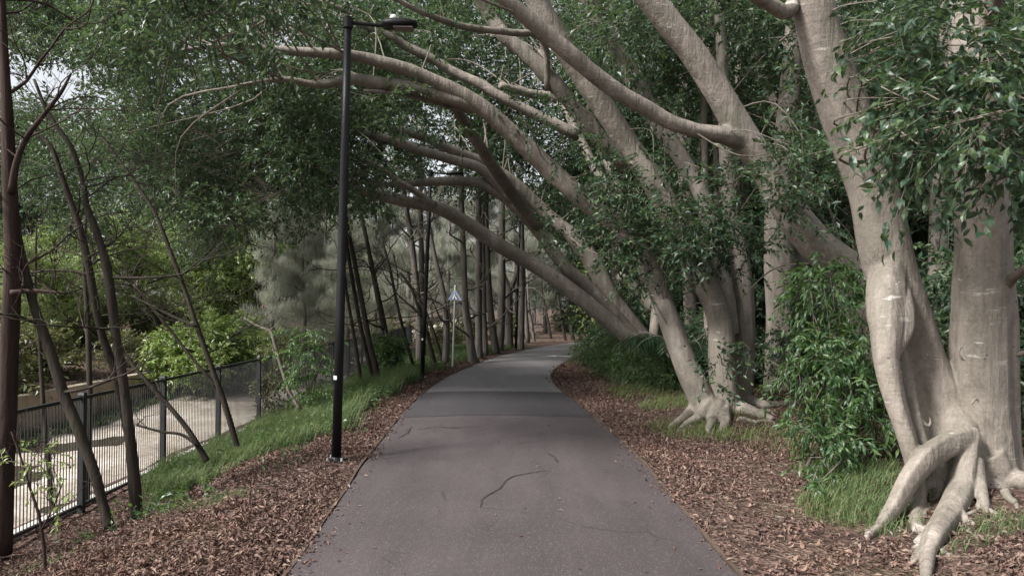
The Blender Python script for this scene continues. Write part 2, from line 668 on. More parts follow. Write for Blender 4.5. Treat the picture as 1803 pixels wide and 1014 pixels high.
def concrete_mat(name, cols, stain=(.16, .15, .10)):
    m, nt, out = new_mat(name)
    v = coords(nt)
    a = noise(nt, v, 1.2, 6, .65, .3)
    col = ramp(nt, [(.3, cols[0]), (.7, cols[1])], a)
    s = noise(nt, coords(nt, (3, 3, .5)), 1.2, 4, .6)
    col = mixc(nt, ramp(nt, [(.5, (0, 0, 0)), (.7, (.7, .7, .7))], s), col, stain)
    principled(nt, out, col, .88, .2, bump(nt, noise(nt, v, 40, 3), .3, .01))
    return m


M = {}
M['fig'] = bark_fig()
M['fig_far'] = M['fig']
M['limb_brown'] = bark("limb_bark", (.085, .068, .055), (.185, .155, .128), vs=(2, 2, 5), b=.5)
M['oak'] = bark("she_oak_bark", (.055, .047, .042), (.18, .16, .145), moss=(.13, .125, .09))
M['slim'] = bark("slim_tree_bark", (.014, .011, .009), (.05, .04, .032), moss=(.036, .036, .024))
M['red_bark'] = bark("red_brown_bark", (.018, .012, .010), (.055, .036, .030))
M['twig'] = bark("grey_twig_bark", (.08, .068, .055), (.2, .175, .145))
M['leaf_fig'] = leaf_mat("fig_leaf", [(.018, .042, .024), (.030, .063, .031), (.044, .084, .038), (.034, .066, .046), (.105, .15, .055)])
M['leaf_near'] = leaf_mat("fig_leaf_near", [(.016, .040, .022), (.026, .056, .030), (.038, .074, .038), (.08, .12, .055)], patch=.3, spec=.5)
M['leaf_light'] = leaf_mat("light_leaf", [(.10, .16, .045), (.16, .235, .065), (.23, .30, .10), (.34, .37, .22)], tcol=(.3, .4, .06))
M['leaf_shrub'] = leaf_mat("shrub_leaf", [(.020, .05, .020), (.034, .076, .027), (.054, .105, .036), (.10, .15, .055)], tcol=(.2, .36, .04))
M['leaf_dull'] = leaf_mat("dull_leaf", [(.05, .065, .03), (.085, .095, .04), (.13, .12, .05)], tcol=(.2, .22, .06))
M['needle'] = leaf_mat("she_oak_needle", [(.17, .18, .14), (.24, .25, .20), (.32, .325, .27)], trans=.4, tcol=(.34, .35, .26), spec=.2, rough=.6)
M['grass'] = leaf_mat("grass_blade", [(.06, .095, .04), (.085, .13, .052), (.12, .17, .07), (.19, .20, .10)], tcol=(.2, .28, .09), spec=.25, rough=.55)
M['grass_yellow'] = leaf_mat("yellow_grass_blade", [(.10, .135, .05), (.14, .175, .065), (.2, .215, .10)], tcol=(.26, .31, .1), spec=.25, rough=.55)
M['litter'] = leaf_mat("fallen_leaf", [(.034, .020, .017), (.068, .039, .034), (.10, .056, .047), (.135, .08, .065), (.23, .165, .13), (.08, .045, .038)], trans=.08,
                       tcol=(.2, .1, .05), rough=.7, spec=.2, patch=.35)
M['asphalt'] = asphalt("asphalt", [(.038, .030, .031), (.058, .046, .048), (.085, .069, .072)])
M['patch'] = asphalt("asphalt_patch", [(.027, .024, .027), (.036, .032, .036), (.046, .042, .046)])
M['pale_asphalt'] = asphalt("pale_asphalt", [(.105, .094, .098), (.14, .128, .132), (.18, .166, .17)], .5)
M['bitumen'] = flat_mat("crack_bitumen", (.038, .032, .033), .75, .2, var=.3)
M['timber'] = bark("edging_timber", (.04, .029, .022), (.09, .066, .052), vs=(4, 1, 4))
M['soil'] = ground_mat()
M['sand'] = sand_mat()
M['water'] = water_mat()
M['black'] = flat_mat("black_paint", (.006, .006, .007), .5, .3, var=.2, sc=6)
M['fence'] = flat_mat("dark_fence_paint", (.022, .022, .025), .5, .35, var=.2, sc=5)
M['white'] = flat_mat("white_plastic", (.75, .75, .72), .5, .4)
M['lens'] = flat_mat("lamp_lens", (.2, .16, .15), .3, .5)
M['steel'] = flat_mat("galvanised_steel", (.42, .42, .40), .55, .4, metal=.3, var=.2, sc=8)
M['sign_blue'] = flat_mat("sign_pale_blue", (.27, .32, .44), .5, .4, var=.08)
M['sign_dark'] = flat_mat("sign_symbol", (.10, .11, .13), .5, .4)
M['concrete'] = concrete_mat("canal_concrete", [(.22, .18, .14), (.34, .29, .23)])
M['kerb'] = concrete_mat("pale_concrete", [(.38, .36, .32), (.5, .48, .44)])
M['paint'] = flat_mat("worn_white_paint", (.5, .49, .48), .7, .3, var=.3, sc=30)

# ---------------------------------------------------------------- terrain, path, creek
def axis(parts):
    return np.unique(np.concatenate([np.arange(a, b, s) for a, b, s in parts]).round(4))


gx = axis([(-140, -30, 6), (-30, -12, .8), (-12, -1, .16), (-1, 8, .16), (8, 30, .9), (30, 140, 6)])
gy = axis([(-30, 2, 1.2), (2, 20, .16), (20, 45, .5), (45, 90, 3), (90, 260, 10)])
X, Y = np.meshgrid(gx, gy, indexing='ij')
Z = H(X, Y)
vv = np.stack([X, Y, Z], -1).reshape(-1, 3)
ni, nj = X.shape
I, J = np.meshgrid(np.arange(ni - 1), np.arange(nj - 1), indexing='ij')
q = np.stack([I * nj + J, (I + 1) * nj + J, (I + 1) * nj + J + 1, I * nj + J + 1], -1).reshape(-1, 4)
cxm = (X[:-1, :-1] + X[1:, :-1]).ravel() / 2
mb = MB()
bed = (cxm < -5.7) & (cxm > -11.1)
mb.add(vv, quads=q[~bed], mat=0)
mb.q.append((q[bed], 1))
tag(mb.build("ground", [M['soil'], M['sand']], smooth_shade=True), kind="structure")

mb = MB()
ys = np.linspace(-5.5, 75, 300)
fr = np.linspace(0, 1, 9)
wob = (vnoise(ys, ys * 0 + 3.3, 2.2) - .5) * .05
wob2 = (vnoise(ys, ys * 0 + 8.3, 2.2) - .5) * .05
pl, pr = XL(ys) + wob, XR(ys) + wob2
xs = pl[:, None] * (1 - fr) + pr[:, None] * fr
zs = .012 + .025 * (1 - (2 * fr - 1) ** 2)[None, :] + 0 * xs
vv = np.stack([xs, np.repeat(ys[:, None], 9, 1), zs], -1).reshape(-1, 3)
I, J = np.meshgrid(np.arange(299), np.arange(8), indexing='ij')
q = np.stack([I * 9 + J, I * 9 + J + 1, (I + 1) * 9 + J + 1, (I + 1) * 9 + J], -1).reshape(-1, 4)
mb.add(vv, quads=q)
tag(mb.build("path", [M['asphalt']], smooth_shade=True), kind="structure")


def path_z(x, y):
    f = (x - XL(y)) / (XR(y) - XL(y))
    return .012 + .025 * (1 - (2 * f - 1) ** 2)


def path_sheet(name, y0, y1, x_in, mat, dz=.004, rows=14):
    m = MB()
    yy = np.linspace(y0, y1, rows)
    f = np.linspace(x_in, 1 - x_in, 13)
    l, r = XL(yy)[:, None] + .02, XR(yy)[:, None] - .02
    xx = l * (1 - f) + r * f
    ywob = np.repeat(yy[:, None], 13, 1) + (vnoise(xx, xx * 0 + y0, 1.7) - .5) * .14
    v = np.stack([xx, ywob, path_z(xx, ywob) + dz], -1).reshape(-1, 3)
    I, J = np.meshgrid(np.arange(rows - 1), np.arange(12), indexing='ij')
    m.add(v, quads=np.stack([I * 13 + J, I * 13 + J + 1, (I + 1) * 13 + J + 1, (I + 1) * 13 + J], -1).reshape(-1, 4))
    return tag(m.build(name, [mat], smooth_shade=True), kind="structure")


path_sheet("path_patch", 10.45, 13.35, 0.0, M['patch'])
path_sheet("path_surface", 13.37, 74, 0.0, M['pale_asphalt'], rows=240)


def path_strip(name, pix, w, mat, dz=.005):
    """a narrow sheet on the path along photo pixels"""
    m = MB()
    pts = np.array([ground(*p)[:2] for p in pix])
    pts, _ = catmull(np.c_[pts, np.zeros(len(pts))], np.ones(len(pts)), 6)
    t = unit(np.gradient(pts, axis=0))
    nrm = np.stack([-t[:, 1], t[:, 0], 0 * t[:, 0]], 1)
    k = len(pts)
    ww = w * (.5 + vnoise(np.arange(k) * 1.0, np.arange(k) * 0., .8)) * np.sin(np.linspace(.25, math.pi - .15, k)) ** .4
    pts = pts + nrm * ((vnoise(np.arange(k) * 1.0, np.arange(k) * 0. + 5, .9) - .5) * w * 1.2)[:, None]
    a, b = pts + nrm * ww[:, None] / 2, pts - nrm * ww[:, None] / 2
    v = np.vstack([a, b])
    v[:, 2] = path_z(v[:, 0], v[:, 1]) + dz
    i = np.arange(k - 1)
    m.add(v, quads=np.stack([i, i + k, i + k + 1, i + 1], 1))
    return tag(m.build(name, [mat]), kind="structure")


path_strip("path_crack", [(845, 905), (852, 888), (878, 872), (898, 852), (935, 843), (970, 838)], .016, M['bitumen'])
path_strip("path_crack", [(965, 806), (978, 815), (981, 822)], .03, M['bitumen'])
path_strip("path_crack", [(700, 776), (716, 768), (724, 757)], .018, M['bitumen'])
path_strip("path_crack", [(735, 762), (770, 758), (800, 760), (850, 757)], .02, M['bitumen'])
path_strip("path_marking", [(962, 630), (985, 629), (1003, 630)], .35, M['paint'], .009)

for side in (0, 1):
    m = MB()
    yy = np.linspace(3.0, 26, 140)
    x0 = (XL(yy) - .022) if side == 0 else (XR(yy) + .022)
    x0 = x0 + (vnoise(yy, yy * 0 + side * 5, 1.1) - .5) * .03
    zz = .018 + (vnoise(yy, yy * 0 + 2 + side, .8) - .5) * .03
    k = len(yy)
    prof = [(-.013, -.1), (-.013, 0), (.013, 0), (.013, -.1)]
    v = np.stack([np.stack([x0 + a, yy, zz + b], 1) for a, b in prof], 1).reshape(-1, 3)
    i = np.arange(k - 1)[:, None]
    qq = np.concatenate([np.concatenate([i * 4 + j, i * 4 + j + 1, i * 4 + 5 + j, i * 4 + 4 + j], 1) for j in range(3)])
    m.add(v, quads=qq)
    tag(m.build("path_edging", [M['timber']]), kind="structure")

m = MB()
m.add([(-11.0, -30, -1.425), (-5.6, -30, -1.425), (-5.6, 120, -1.425), (-11.0, 120, -1.425)], quads=[(0, 1, 2, 3)])
tag(m.build("creek_water", [M['water']]), kind="structure")

# ---------------------------------------------------------------- fence, canal wall, lamps, sign
fence = empty("metal_fence", (FX, 7.76, float(H(FX, 7.76))), "low dark metal fence of thin upright bars between the leafy bank and the creek", "fence")
fb = np.array(fence.location)
posts_y = [7.76 + 1.8 * k for k in range(-3, 15)]
for i, y in enumerate(posts_y):
    gz, top = float(H(FX, y)) - .2, .655
    m = MB()
    m.box((FX, y, (gz + top) / 2), (.06, .06, top - gz))
    m.box((FX, y, top + .012), (.07, .07, .024), taper=.75)
    m.build("post", [M['fence']], fence, fb)
    if i == len(posts_y) - 1:
        break
    y2 = posts_y[i + 1]
    m = MB()
    zb = min(float(H(FX, y)), float(H(FX, y2))) + .03
    m.box((FX, (y + y2) / 2, .625), (.03, y2 - y - .074, .034))
    m.box((FX, (y + y2) / 2, zb + .05), (.03, y2 - y - .074, .03))
    for yb in np.arange(y + .085, y2 - .05, .05):
        m.box((FX, yb, (zb + .068 + .602) / 2), (.0075, .0075, .602 - zb - .068))
    m.build("bar_panel", [M['fence']], fence, fb)
m = MB()
for i in range(len(posts_y) - 1):
    y, y2 = posts_y[i], posts_y[i + 1]
    zz = min(float(H(FX, y)), float(H(FX, y2)))
    m.box((FX - .14, (y + y2) / 2, zz - .12), (.12, y2 - y - .01, .34))
m.build("concrete_plinth", [M['kerb']], fence, fb)

m = MB()
for k in range(20):
    y = -12 + k * 5.0
    m.box((-11.08 + (rng.random() - .5) * .02, y + 2.5, -1.12), (.26, 4.97, 1.35))
wall = m.build("canal_wall", [M['concrete']], base=(-11.08, 20, -1.7))
tag(wall, "low stained tan concrete wall along the far side of the creek", "wall")


def lamp_proto(base):
    r = empty("street_lamp", base, "tall black lamp post with white sticker standing in leaf litter beside the near path edge", "street lamp", "black lamp posts along the path")
    m = MB()
    hgt = 4.565
    m.tube([(0, 0, .02), (0, 0, 1.5), (0, 0, 3), (0, 0, hgt)], [.048, .046, .042, .038], sides=20, sub=1)
    m.tube([(0, 0, hgt), (0, 0, hgt + .012)], [.04, .034], sides=20, sub=1)
    pole = m.build("pole", [M['black']], r, smooth_shade=False)
    for p in pole.data.polygons:
        p.use_smooth = len(p.vertices) == 4
    m = MB()
    m.box((0, 0, .0), (.19, .19, .035))
    m.tube([(0, 0, .017), (0, 0, .05)], [.075, .052], sides=18, sub=1)
    bp = m.build("base_plate", [M['black']], r)
    for sx in (-1, 1):
        for sy in (-1, 1):
            m = MB()
            m.tube([(sx * .072, sy * .072, .017), (sx * .072, sy * .072, .05)], [.013, .011], sides=6, sub=1)
            m.build("bolt", [M['steel']], bp)
    m = MB()
    m.tube([(.03, 0, hgt - .052), (.36, .04, hgt - .062)], [.020, .018], sides=12, sub=1)
    m.tube([(-.0, 0, hgt - .11), (0, 0, hgt - .005)], [.052, .052], sides=18, sub=1)
    m.build("arm", [M['black']], r)
    # flat luminaire, wider than tall, nose rising a little
    m = MB()
    xs_ = [(.345, .05, .035), (.37, .085, .05), (.47, .10, .055), (.62, .105, .045), (.69, .08, .026), (.71, .05, .015)]
    v, qd, n = [], [], 12
    for (x, w, t) in xs_:
        for k in range(n):
            a = 2 * math.pi * k / n
            cc, ss = math.cos(a), math.sin(a)
            v.append((x, .05 + w * np.sign(cc) * abs(cc) ** .6, hgt - .05 + (x - .345) * .04 + t * np.sign(ss) * abs(ss) ** .6 * (1 if ss > 0 else .7)))
    for i in range(len(xs_) - 1):
        for k in range(n):
            qd.append((i * n + k, (i + 1) * n + k, (i + 1) * n + (k + 1) % n, i * n + (k + 1) % n))
    v += [(.345, .05, hgt - .05), (.71, .05, hgt - .035)]
    tr = [(len(v) - 2, k, (k + 1) % n) for k in range(n)] + [(len(v) - 1, (len(xs_) - 1) * n + (k + 1) % n, (len(xs_) - 1) * n + k) for k in range(n)]
    m.add(v, quads=qd, tris=tr)
    hd = m.build("lamp_head", [M['black']], r, smooth_shade=True)
    m = MB()
    m.box((.57, .05, hgt - .085), (.2, .14, .012))
    m.build("lens", [M['lens']], hd)
    m = MB()
    m.tube([(.46, .05, hgt + .0), (.46, .05, hgt + .03), (.46, .05, hgt + .055), (.46, .05, hgt + .062)], [.04, .04, .03, .012], sides=14, sub=1)
    m.build("light_sensor", [M['white']], hd, smooth_shade=True)
    m = MB()                                                     # half-wrap sticker
    th = np.linspace(math.radians(185), math.radians(262), 7)
    v = [(.0487 * math.cos(a), .0487 * math.sin(a), z) for z in (.835, .875) for a in th]
    m.add(v, quads=[(i, i + 1, i + 8, i + 7) for i in range(6)])
    m.build("sticker", [M['white']], r)
    return r


b1 = ground(592, 812)
lamp = lamp_proto(b1)
lamp.rotation_euler = (0, math.radians(1.25), 0)
b2 = ground(743, 666)
l2 = dup(lamp, b2, label="black lamp post further along, beside the triangular sign and under the long arching limb")
l2.rotation_euler = (0, math.radians(2.3), 0)
b3 = P(908, 618, 26)
b3[2] = H(b3[0], b3[1])
l3 = dup(lamp, b3, label="thin distant black lamp post among the she-oak trunks at the bend of the path")
l3.rotation_euler = (0, math.radians(1.9), 0)

sg = ground(797, 648)
sign = empty("warning_sign", sg, "small pale triangular sign on a thin grey pole at the grassy path edge", "sign")
sign.rotation_euler = (0, math.radians(1.8), math.radians(-6))
m = MB()
m.tube([(0, 0, -.1), (0, 0, 2.06)], [.027, .025], sides=12, sub=1)
m.tube([(0, 0, 2.06), (0, 0, 2.075)], [.028, .02], sides=12, sub=1)
m.build("pole", [M['steel']], sign)
m = MB()


def prism(m, tri, y0, y1, mat=0):
    v = [(a, y0, b) for a, b in tri] + [(a, y1, b) for a, b in tri]
    k = len(tri)
    m.add(v, quads=[(i, (i + 1) % k, (i + 1) % k + k, i + k) for i in range(k)], mat=mat)
    m.add(v, tris=[(0, i, i + 1) for i in range(1, k - 1)] + [(k, k + i + 1, k + i) for i in range(1, k - 1)], mat=mat)


prism(m, [(-.185, 1.71), (.185, 1.71), (.03, 1.945), (-.03, 1.945)], -.038, -.030)
pn = m.build("sign_panel", [M['sign_blue']], sign)
m = MB()
prism(m, [(-.115, 1.728), (.115, 1.728), (0, 1.90)], -.0415, -.0385)
m.build("symbol_field", [M['sign_dark']], pn)
m = MB()
for tri in ([(-.075, 1.735), (-.03, 1.735), (.012, 1.86), (-.012, 1.86)], [(.03, 1.735), (.07, 1.735), (.012, 1.82), (.0, 1.80)]):
    prism(m, tri, -.0445, -.0418)
m.build("symbol", [M['white']], pn)

# ---------------------------------------------------------------- fig trees on the right
FIGPTS = []                     # (point, tree key) along all limbs: clumps join the nearest


def g(px, py, r):
    """a root point lying on the terrain under photo pixel (px, py)"""
    return (px, py, r, float(proj(ground(px, py + r * .55))[2]))


class Fig:
    def __init__(self, key, label, base_px, d, name="fig_tree", cat="tree", group="pale fig trees on the right of the path"):
        p = P(base_px[0], base_px[1], d)
        p[2] = H(p[0], p[1])
        self.key, self.base = key, p
        self.root = empty(name, p, label, cat, group)
        self.tr = MB()
        self.crown = {}
        self.nl = 0

    def pts(self, lst):
        pp = np.array([P(a, b, d) for a, b, r, d in lst])
        rr = np.array([r * d / F for a, b, r, d in lst])
        return pp, rr

    def stem(self, lst, sides=22, flute=.05, sub=5, fol=True, wob=.01):
        pp, rr = self.pts(lst)
        self.nl += 1
        rr = rr * .86
        self.tr.tube(pp, rr, sides=sides, sub=sub, flute=flute, wob=wob, seed=self.nl * 7 + len(self.key))
        if fol:
            c, _ = catmull(pp, rr, 4)
            FIGPTS.extend((q, self.key) for q in c)

    def limb(self, lst, sides=12, flute=.03, mat='fig', fol=True, wob=.03):
        pp, rr = self.pts(lst)
        self.nl += 1
        m = MB()
        m.tube(pp, rr, sides=sides, sub=5, flute=flute, wob=wob, seed=self.nl * 5 + len(self.key) * 31)
        o = m.build("limb", [M[mat]], self.root, self.base, smooth_shade=True)
        if fol:
            c, _ = catmull(pp, rr, 4)
            FIGPTS.extend((q, self.key) for q in c)
        return o

    def root_part(self, pix, r0, seed):
        rs = np.random.default_rng(seed)
        n = 7
        t = np.linspace(0, 1, n)
        px = np.interp(t, [0, 1], [pix[0], pix[2]]) + np.r_[0, rs.normal(size=n - 1) * 5]
        py = np.interp(t, [0, 1], [pix[1], pix[3]]) + np.r_[0, rs.normal(size=n - 1) * 2.5]
        rr = r0 * (1 - .85 * t)
        pp, rd = self.pts([g(a, b, c) for a, b, c in zip(px, py, rr)])
        pp[:, 2] += rs.normal(size=n) * rd * .5 - rd * .15
        m = MB()
        m.tube(pp, rd, sides=8, sub=4, flute=.1, wob=.06, seed=seed)
        m.build("root", [M['fig']], self.root, self.base, smooth_shade=True)

    def finish(self, voxel=.02, it=5):
        o = self.tr.build("trunk", [M['fig']], self.root, self.base, smooth_shade=True)
        if voxel:
            md = o.modifiers.new("remesh", 'REMESH')
            md.mode = 'VOXEL'
            md.voxel_size = voxel
            md.use_smooth_shade = True
            s = o.modifiers.new("smooth", 'SMOOTH')
            s.factor = .5
            s.iterations = it
        return o


FIG = {}
# A: the big tree at the right edge
A = FIG['A'] = Fig('A', "massive pale fig at the right edge with tangled exposed roots and two thick stems", (1715, 860), 5.9)
A.stem([(1700, 860, 50, 5.95), (1690, 790, 56, 6.0), (1662, 715, 44, 6.1), (1630, 635, 38, 6.15), (1602, 560, 43, 6.15), (1573, 490, 47, 6.12), (1556, 420, 48, 6.1), (1537, 330, 46, 6.1), (1490, 200, 47, 6.1),
        (1452, 90, 43, 6.05), (1430, 0, 39, 6.0), (1405, -90, 37, 6.0), (1380, -200, 33, 6.0), (1330, -400, 26, 6.0)], flute=.06)
A.stem([(1570, 380, 26, 6.16), (1563, 470, 36, 6.06), (1560, 535, 38, 5.95), (1561, 585, 32, 5.86), (1561, 635, 25, 5.8), (1575, 700, 22, 5.75), (1597, 770, 19, 5.7), (1612, 830, 17, 5.65), (1620, 900, 15, 5.6)], flute=.08)
A.stem([(1584, 500, 18, 6.0), (1588, 545, 24, 5.9), (1590, 580, 20, 5.86), (1574, 612, 18, 5.82), (1562, 650, 14, 5.8)], fol=False)
A.stem([(1588, 600, 5, 6.0), (1600, 670, 11, 5.92), (1612, 740, 12, 5.82), (1632, 810, 12, 5.75), (1640, 860, 12, 5.7)], fol=False)
A.stem([(1738, 880, 66, 5.95), (1735, 800, 61, 6.0), (1728, 700, 58, 6.0), (1728, 600, 54, 6.0), (1730, 500, 52, 6.0), (1730, 400, 50, 6.0), (1722, 250, 44, 6.0), (1708, 100, 39, 6.0),
        (1703, 0, 37, 6.0), (1700, -150, 33, 6.0), (1720, -350, 25, 6.1)], flute=.07)
A.stem([(1768, 470, 16, 5.95), (1778, 560, 17, 5.92), (1779, 680, 18, 5.9), (1780, 780, 18, 5.9), (1788, 850, 20, 5.85)], flute=.1, fol=False)
A.stem([(1682, 700, 22, 6.05), (1682, 750, 48, 6.0), (1690, 810, 52, 5.92), (1700, 850, 38, 5.9)], fol=False)
A.stem([(1715, 770, 22, 5.75), (1675, 780, 25, 5.7), (1630, 808, 26, 5.6), (1597, 850, 22, 5.5), (1573, 893, 18, 5.38), g(1548, 928, 13), g(1524, 948, 7)], flute=.13)
A.stem([(1705, 770, 22, 5.75), (1697, 820, 25, 5.68), (1692, 860, 26, 5.6), (1672, 905, 27, 5.3), g(1647, 942, 23), g(1636, 968, 17), g(1632, 1000, 14), g(1630, 1030, 10)], flute=.1)
A.stem([g(1655, 930, 15), g(1630, 945, 12), g(1611, 955, 6)], fol=False)
A.stem([g(1640, 955, 8), g(1618, 966, 6), g(1606, 985, 5), g(1600, 1000, 3)], fol=False, sides=8)
A.stem([g(1632, 950, 7), g(1613, 973, 5), g(1624, 998, 4)], fol=False, sides=8)
A.stem([(1712, 810, 20, 5.7), (1722, 850, 16, 5.6), g(1733, 885, 10), g(1738, 902, 5)], fol=False)
A.stem([(1740, 800, 36, 5.85), (1768, 838, 27, 5.8), (1800, 848, 22, 5.72), (1850, 858, 20, 5.65), (1900, 880, 14, 5.6)], fol=False)
A.stem([(1640, 830, 14, 5.72), (1622, 870, 11, 5.68), g(1612, 905, 12), g(1618, 935, 13)], fol=False)
A.stem([(1660, 850, 13, 5.8), (1640, 890, 11, 5.65), g(1612, 925, 10)], fol=False)
A.stem([(1640, 850, 10, 5.85), (1655, 890, 10, 5.7), g(1660, 910, 10)], fol=False)
A.stem([g(1688, 905, 15), g(1702, 915, 9), g(1716, 924, 5)], fol=False)
for px_, py_, d_, r_, a0, a1 in ((1696, 622, 5.70, 10, .4, 5.2), (1633, 740, 5.79, 8, -1.2, 3.4), (1717, 713, 5.69, 9, 2.2, 6.6)):
    th_ = np.linspace(a0, a1, 15)
    k_ = 1 + .18 * np.sin(th_ * 2.3 + px_)
    A.stem([(px_ + r_ * .7 * kk * math.cos(t_), py_ + r_ * 1.2 * kk * math.sin(t_), rr_, d_) for t_, kk, rr_ in zip(th_, k_, 3.4 * np.sin(np.linspace(.3, 2.9, 15)))], sides=8, flute=0, sub=1, fol=False)
A.finish(.0095, 7)
A.limb([(1400, 0, 14, 6.0), (1385, 22, 13, 5.9), (1350, 5, 12, 5.8), (1310, -20, 11, 5.6), (1250, -70, 9, 5.4), (1150, -120, 7, 5.3)])
A.limb([(1765, 505, 12, 5.9), (1785, 488, 8, 5.75), (1810, 470, 7, 5.6), (1850, 440, 5, 5.4)], mat='limb_brown', fol=False)
A.limb([(1775, 628, 6, 5.95), (1790, 625, 4.5, 5.85), (1830, 612, 4, 5.7)], mat='limb_brown', fol=False)
A.limb([(1735, 40, 14, 5.9), (1752, 5, 11, 5.75), (1760, -40, 10, 5.6), (1750, -120, 8, 5.4)], mat='limb_brown')

for k_, (q_, r_) in enumerate((((1548, 925, 1502, 962), 6), ((1560, 915, 1575, 948), 5), ((1645, 950, 1700, 985), 7), ((1632, 985, 1580, 1008), 6), ((1625, 960, 1570, 985), 5), ((1720, 885, 1775, 915), 8), ((1740, 880, 1690, 925), 6),
                               ((1770, 870, 1803, 905), 8), ((1610, 925, 1575, 935), 5), ((1680, 915, 1735, 950), 7))):
    A.root_part(q_, r_, 300 + k_)
# B: white-rooted multi-stem tree beyond the gap
B = FIG['B'] = Fig('B', "pale many-stemmed fig with spread root flare, leaning over the path beyond the green shrub", (1262, 728), 10.2)
B.stem([(1242, 735, 24, 10.1), (1234, 700, 27, 10.15), (1213, 655, 25, 10.2), (1192, 600, 23, 10.3), (1172, 545, 22, 10.4), (1152, 492, 21, 10.6), (1128, 440, 20, 10.8), (1095, 402, 20, 10.9), (1052, 370, 20, 11),
        (1010, 335, 19, 11), (970, 300, 19, 11), (930, 262, 19, 10.9), (890, 225, 18, 10.8), (850, 190, 17, 10.7), (800, 160, 16, 10.6), (760, 142, 15, 10.5), (720, 124, 14, 10.4), (680, 112, 13, 10.3),
        (640, 102, 12, 10.2), (590, 95, 11, 10), (540, 92, 10, 9.9), (480, 88, 9, 9.8), (400, 80, 7, 9.6), (300, 92, 2.5, 9.3)], flute=.04)
B.stem([(1280, 745, 34, 10.2), (1277, 700, 30, 10.2), (1271, 640, 28, 10.25), (1270, 580, 27, 10.3), (1258, 535, 24, 10.3), (1235, 488, 25, 10.3), (1208, 430, 26, 10.3), (1180, 372, 25, 10.3), (1150, 320, 25, 10.3), (1110, 260, 24, 10.3),
        (1070, 200, 24, 10.2), (1030, 140, 24, 10.1), (990, 80, 24, 10), (955, 20, 23, 9.9), (925, -40, 22, 9.8), (880, -130, 20, 9.6), (800, -260, 16, 9.3)], flute=.05)
B.stem([(1280, 590, 26, 10.4), (1275, 530, 24, 10.5), (1262, 470, 20, 10.6), (1250, 400, 18, 10.7), (1236, 345, 17, 10.8), (1210, 295, 17, 10.9), (1178, 245, 17, 10.9), (1150, 205, 18, 10.9), (1125, 158, 20, 10.8),
        (1096, 100, 20, 10.7), (1062, 40, 20, 10.6), (1032, -15, 20, 10.5), (1000, -80, 18, 10.4), (940, -200, 14, 10.2)], flute=.04)
B.stem([(1304, 745, 26, 10.6), (1306, 690, 22, 10.6), (1310, 600, 22, 10.6), (1309, 520, 21, 10.7), (1302, 455, 19, 10.8), (1290, 390, 17, 11), (1280, 300, 15, 11.2), (1275, 180, 13, 11.4), (1268, 40, 11, 11.6), (1260, -120, 9, 11.8)], flute=.06)
for r_ in ([(1240, 700, 18, 10.1), g(1217, 727, 15), g(1196, 742, 10), g(1178, 752, 5)], [(1250, 705, 18, 10.1), g(1232, 735, 14), g(1208, 749, 8), g(1192, 762, 4)],
           [(1262, 710, 16, 10.05), g(1255, 740, 13), g(1246, 760, 6)], [(1290, 715, 16, 10.2), g(1330, 727, 10), g(1362, 738, 6)],
           [(1310, 705, 16, 10.6), g(1355, 714, 10), g(1420, 709, 9), g(1455, 707, 6)], [(1275, 720, 14, 10.0), g(1278, 745, 11), g(1268, 760, 6)]):
    B.stem(r_, sides=12, flute=.12, fol=False)
B.finish(.016, 4)
for k_, (q_, r_) in enumerate((((1205, 738, 1160, 756), 4), ((1222, 745, 1190, 772), 4), ((1250, 752, 1262, 778), 4), ((1300, 738, 1375, 752), 5), ((1330, 725, 1400, 728), 4), ((1240, 750, 1225, 775), 3))):
    B.root_part(q_, r_, 330 + k_)
B.limb([(860, 200, 10, 10.75), (815, 180, 13, 10.65), (772, 167, 13, 10.6), (730, 155, 13, 10.5), (670, 148, 12, 10.4), (620, 140, 9, 10.2), (560, 150, 7, 10), (500, 140, 5, 9.8), (420, 150, 2, 9.6)])
B.limb([(1105, 300, 12, 10.9), (1045, 232, 15, 10.8), (1010, 186, 15, 10.7), (965, 135, 14, 10.6), (920, 90, 13, 10.6), (890, 65, 13, 10.6), (860, 25, 12, 10.6), (820, -40, 10, 10.4)])
B.limb([(760, 145, 8, 10.5), (795, 182, 9, 11), (822, 222, 9.5, 11.6), (848, 262, 10, 12.2), (866, 290, 10, 12.7), (905, 345, 11, 14), (950, 402, 11, 15)], fol=False)
B.limb([(965, 160, 6, 10.6), (955, 70, 6, 10.3), (900, 58, 6, 10), (820, 48, 6, 9.6), (750, 25, 5, 9.2), (680, -10, 4, 8.9)])
B.limb([(850, 192, 7, 10.8), (810, 192, 6, 10.8), (760, 178, 5, 10.7), (700, 165, 4, 10.5), (640, 160, 3, 10.2)])
B.limb([(1020, 240, 10, 12.2), (950, 206, 9.5, 12.1), (880, 170, 9, 12), (845, 148, 9, 12), (800, 128, 8.5, 12), (760, 104, 8, 11.9), (715, 82, 8, 11.8), (690, 66, 7.5, 11.7), (650, 50, 6, 11.6), (612, 22, 5, 11.5), (560, 0, 4, 11.3)])

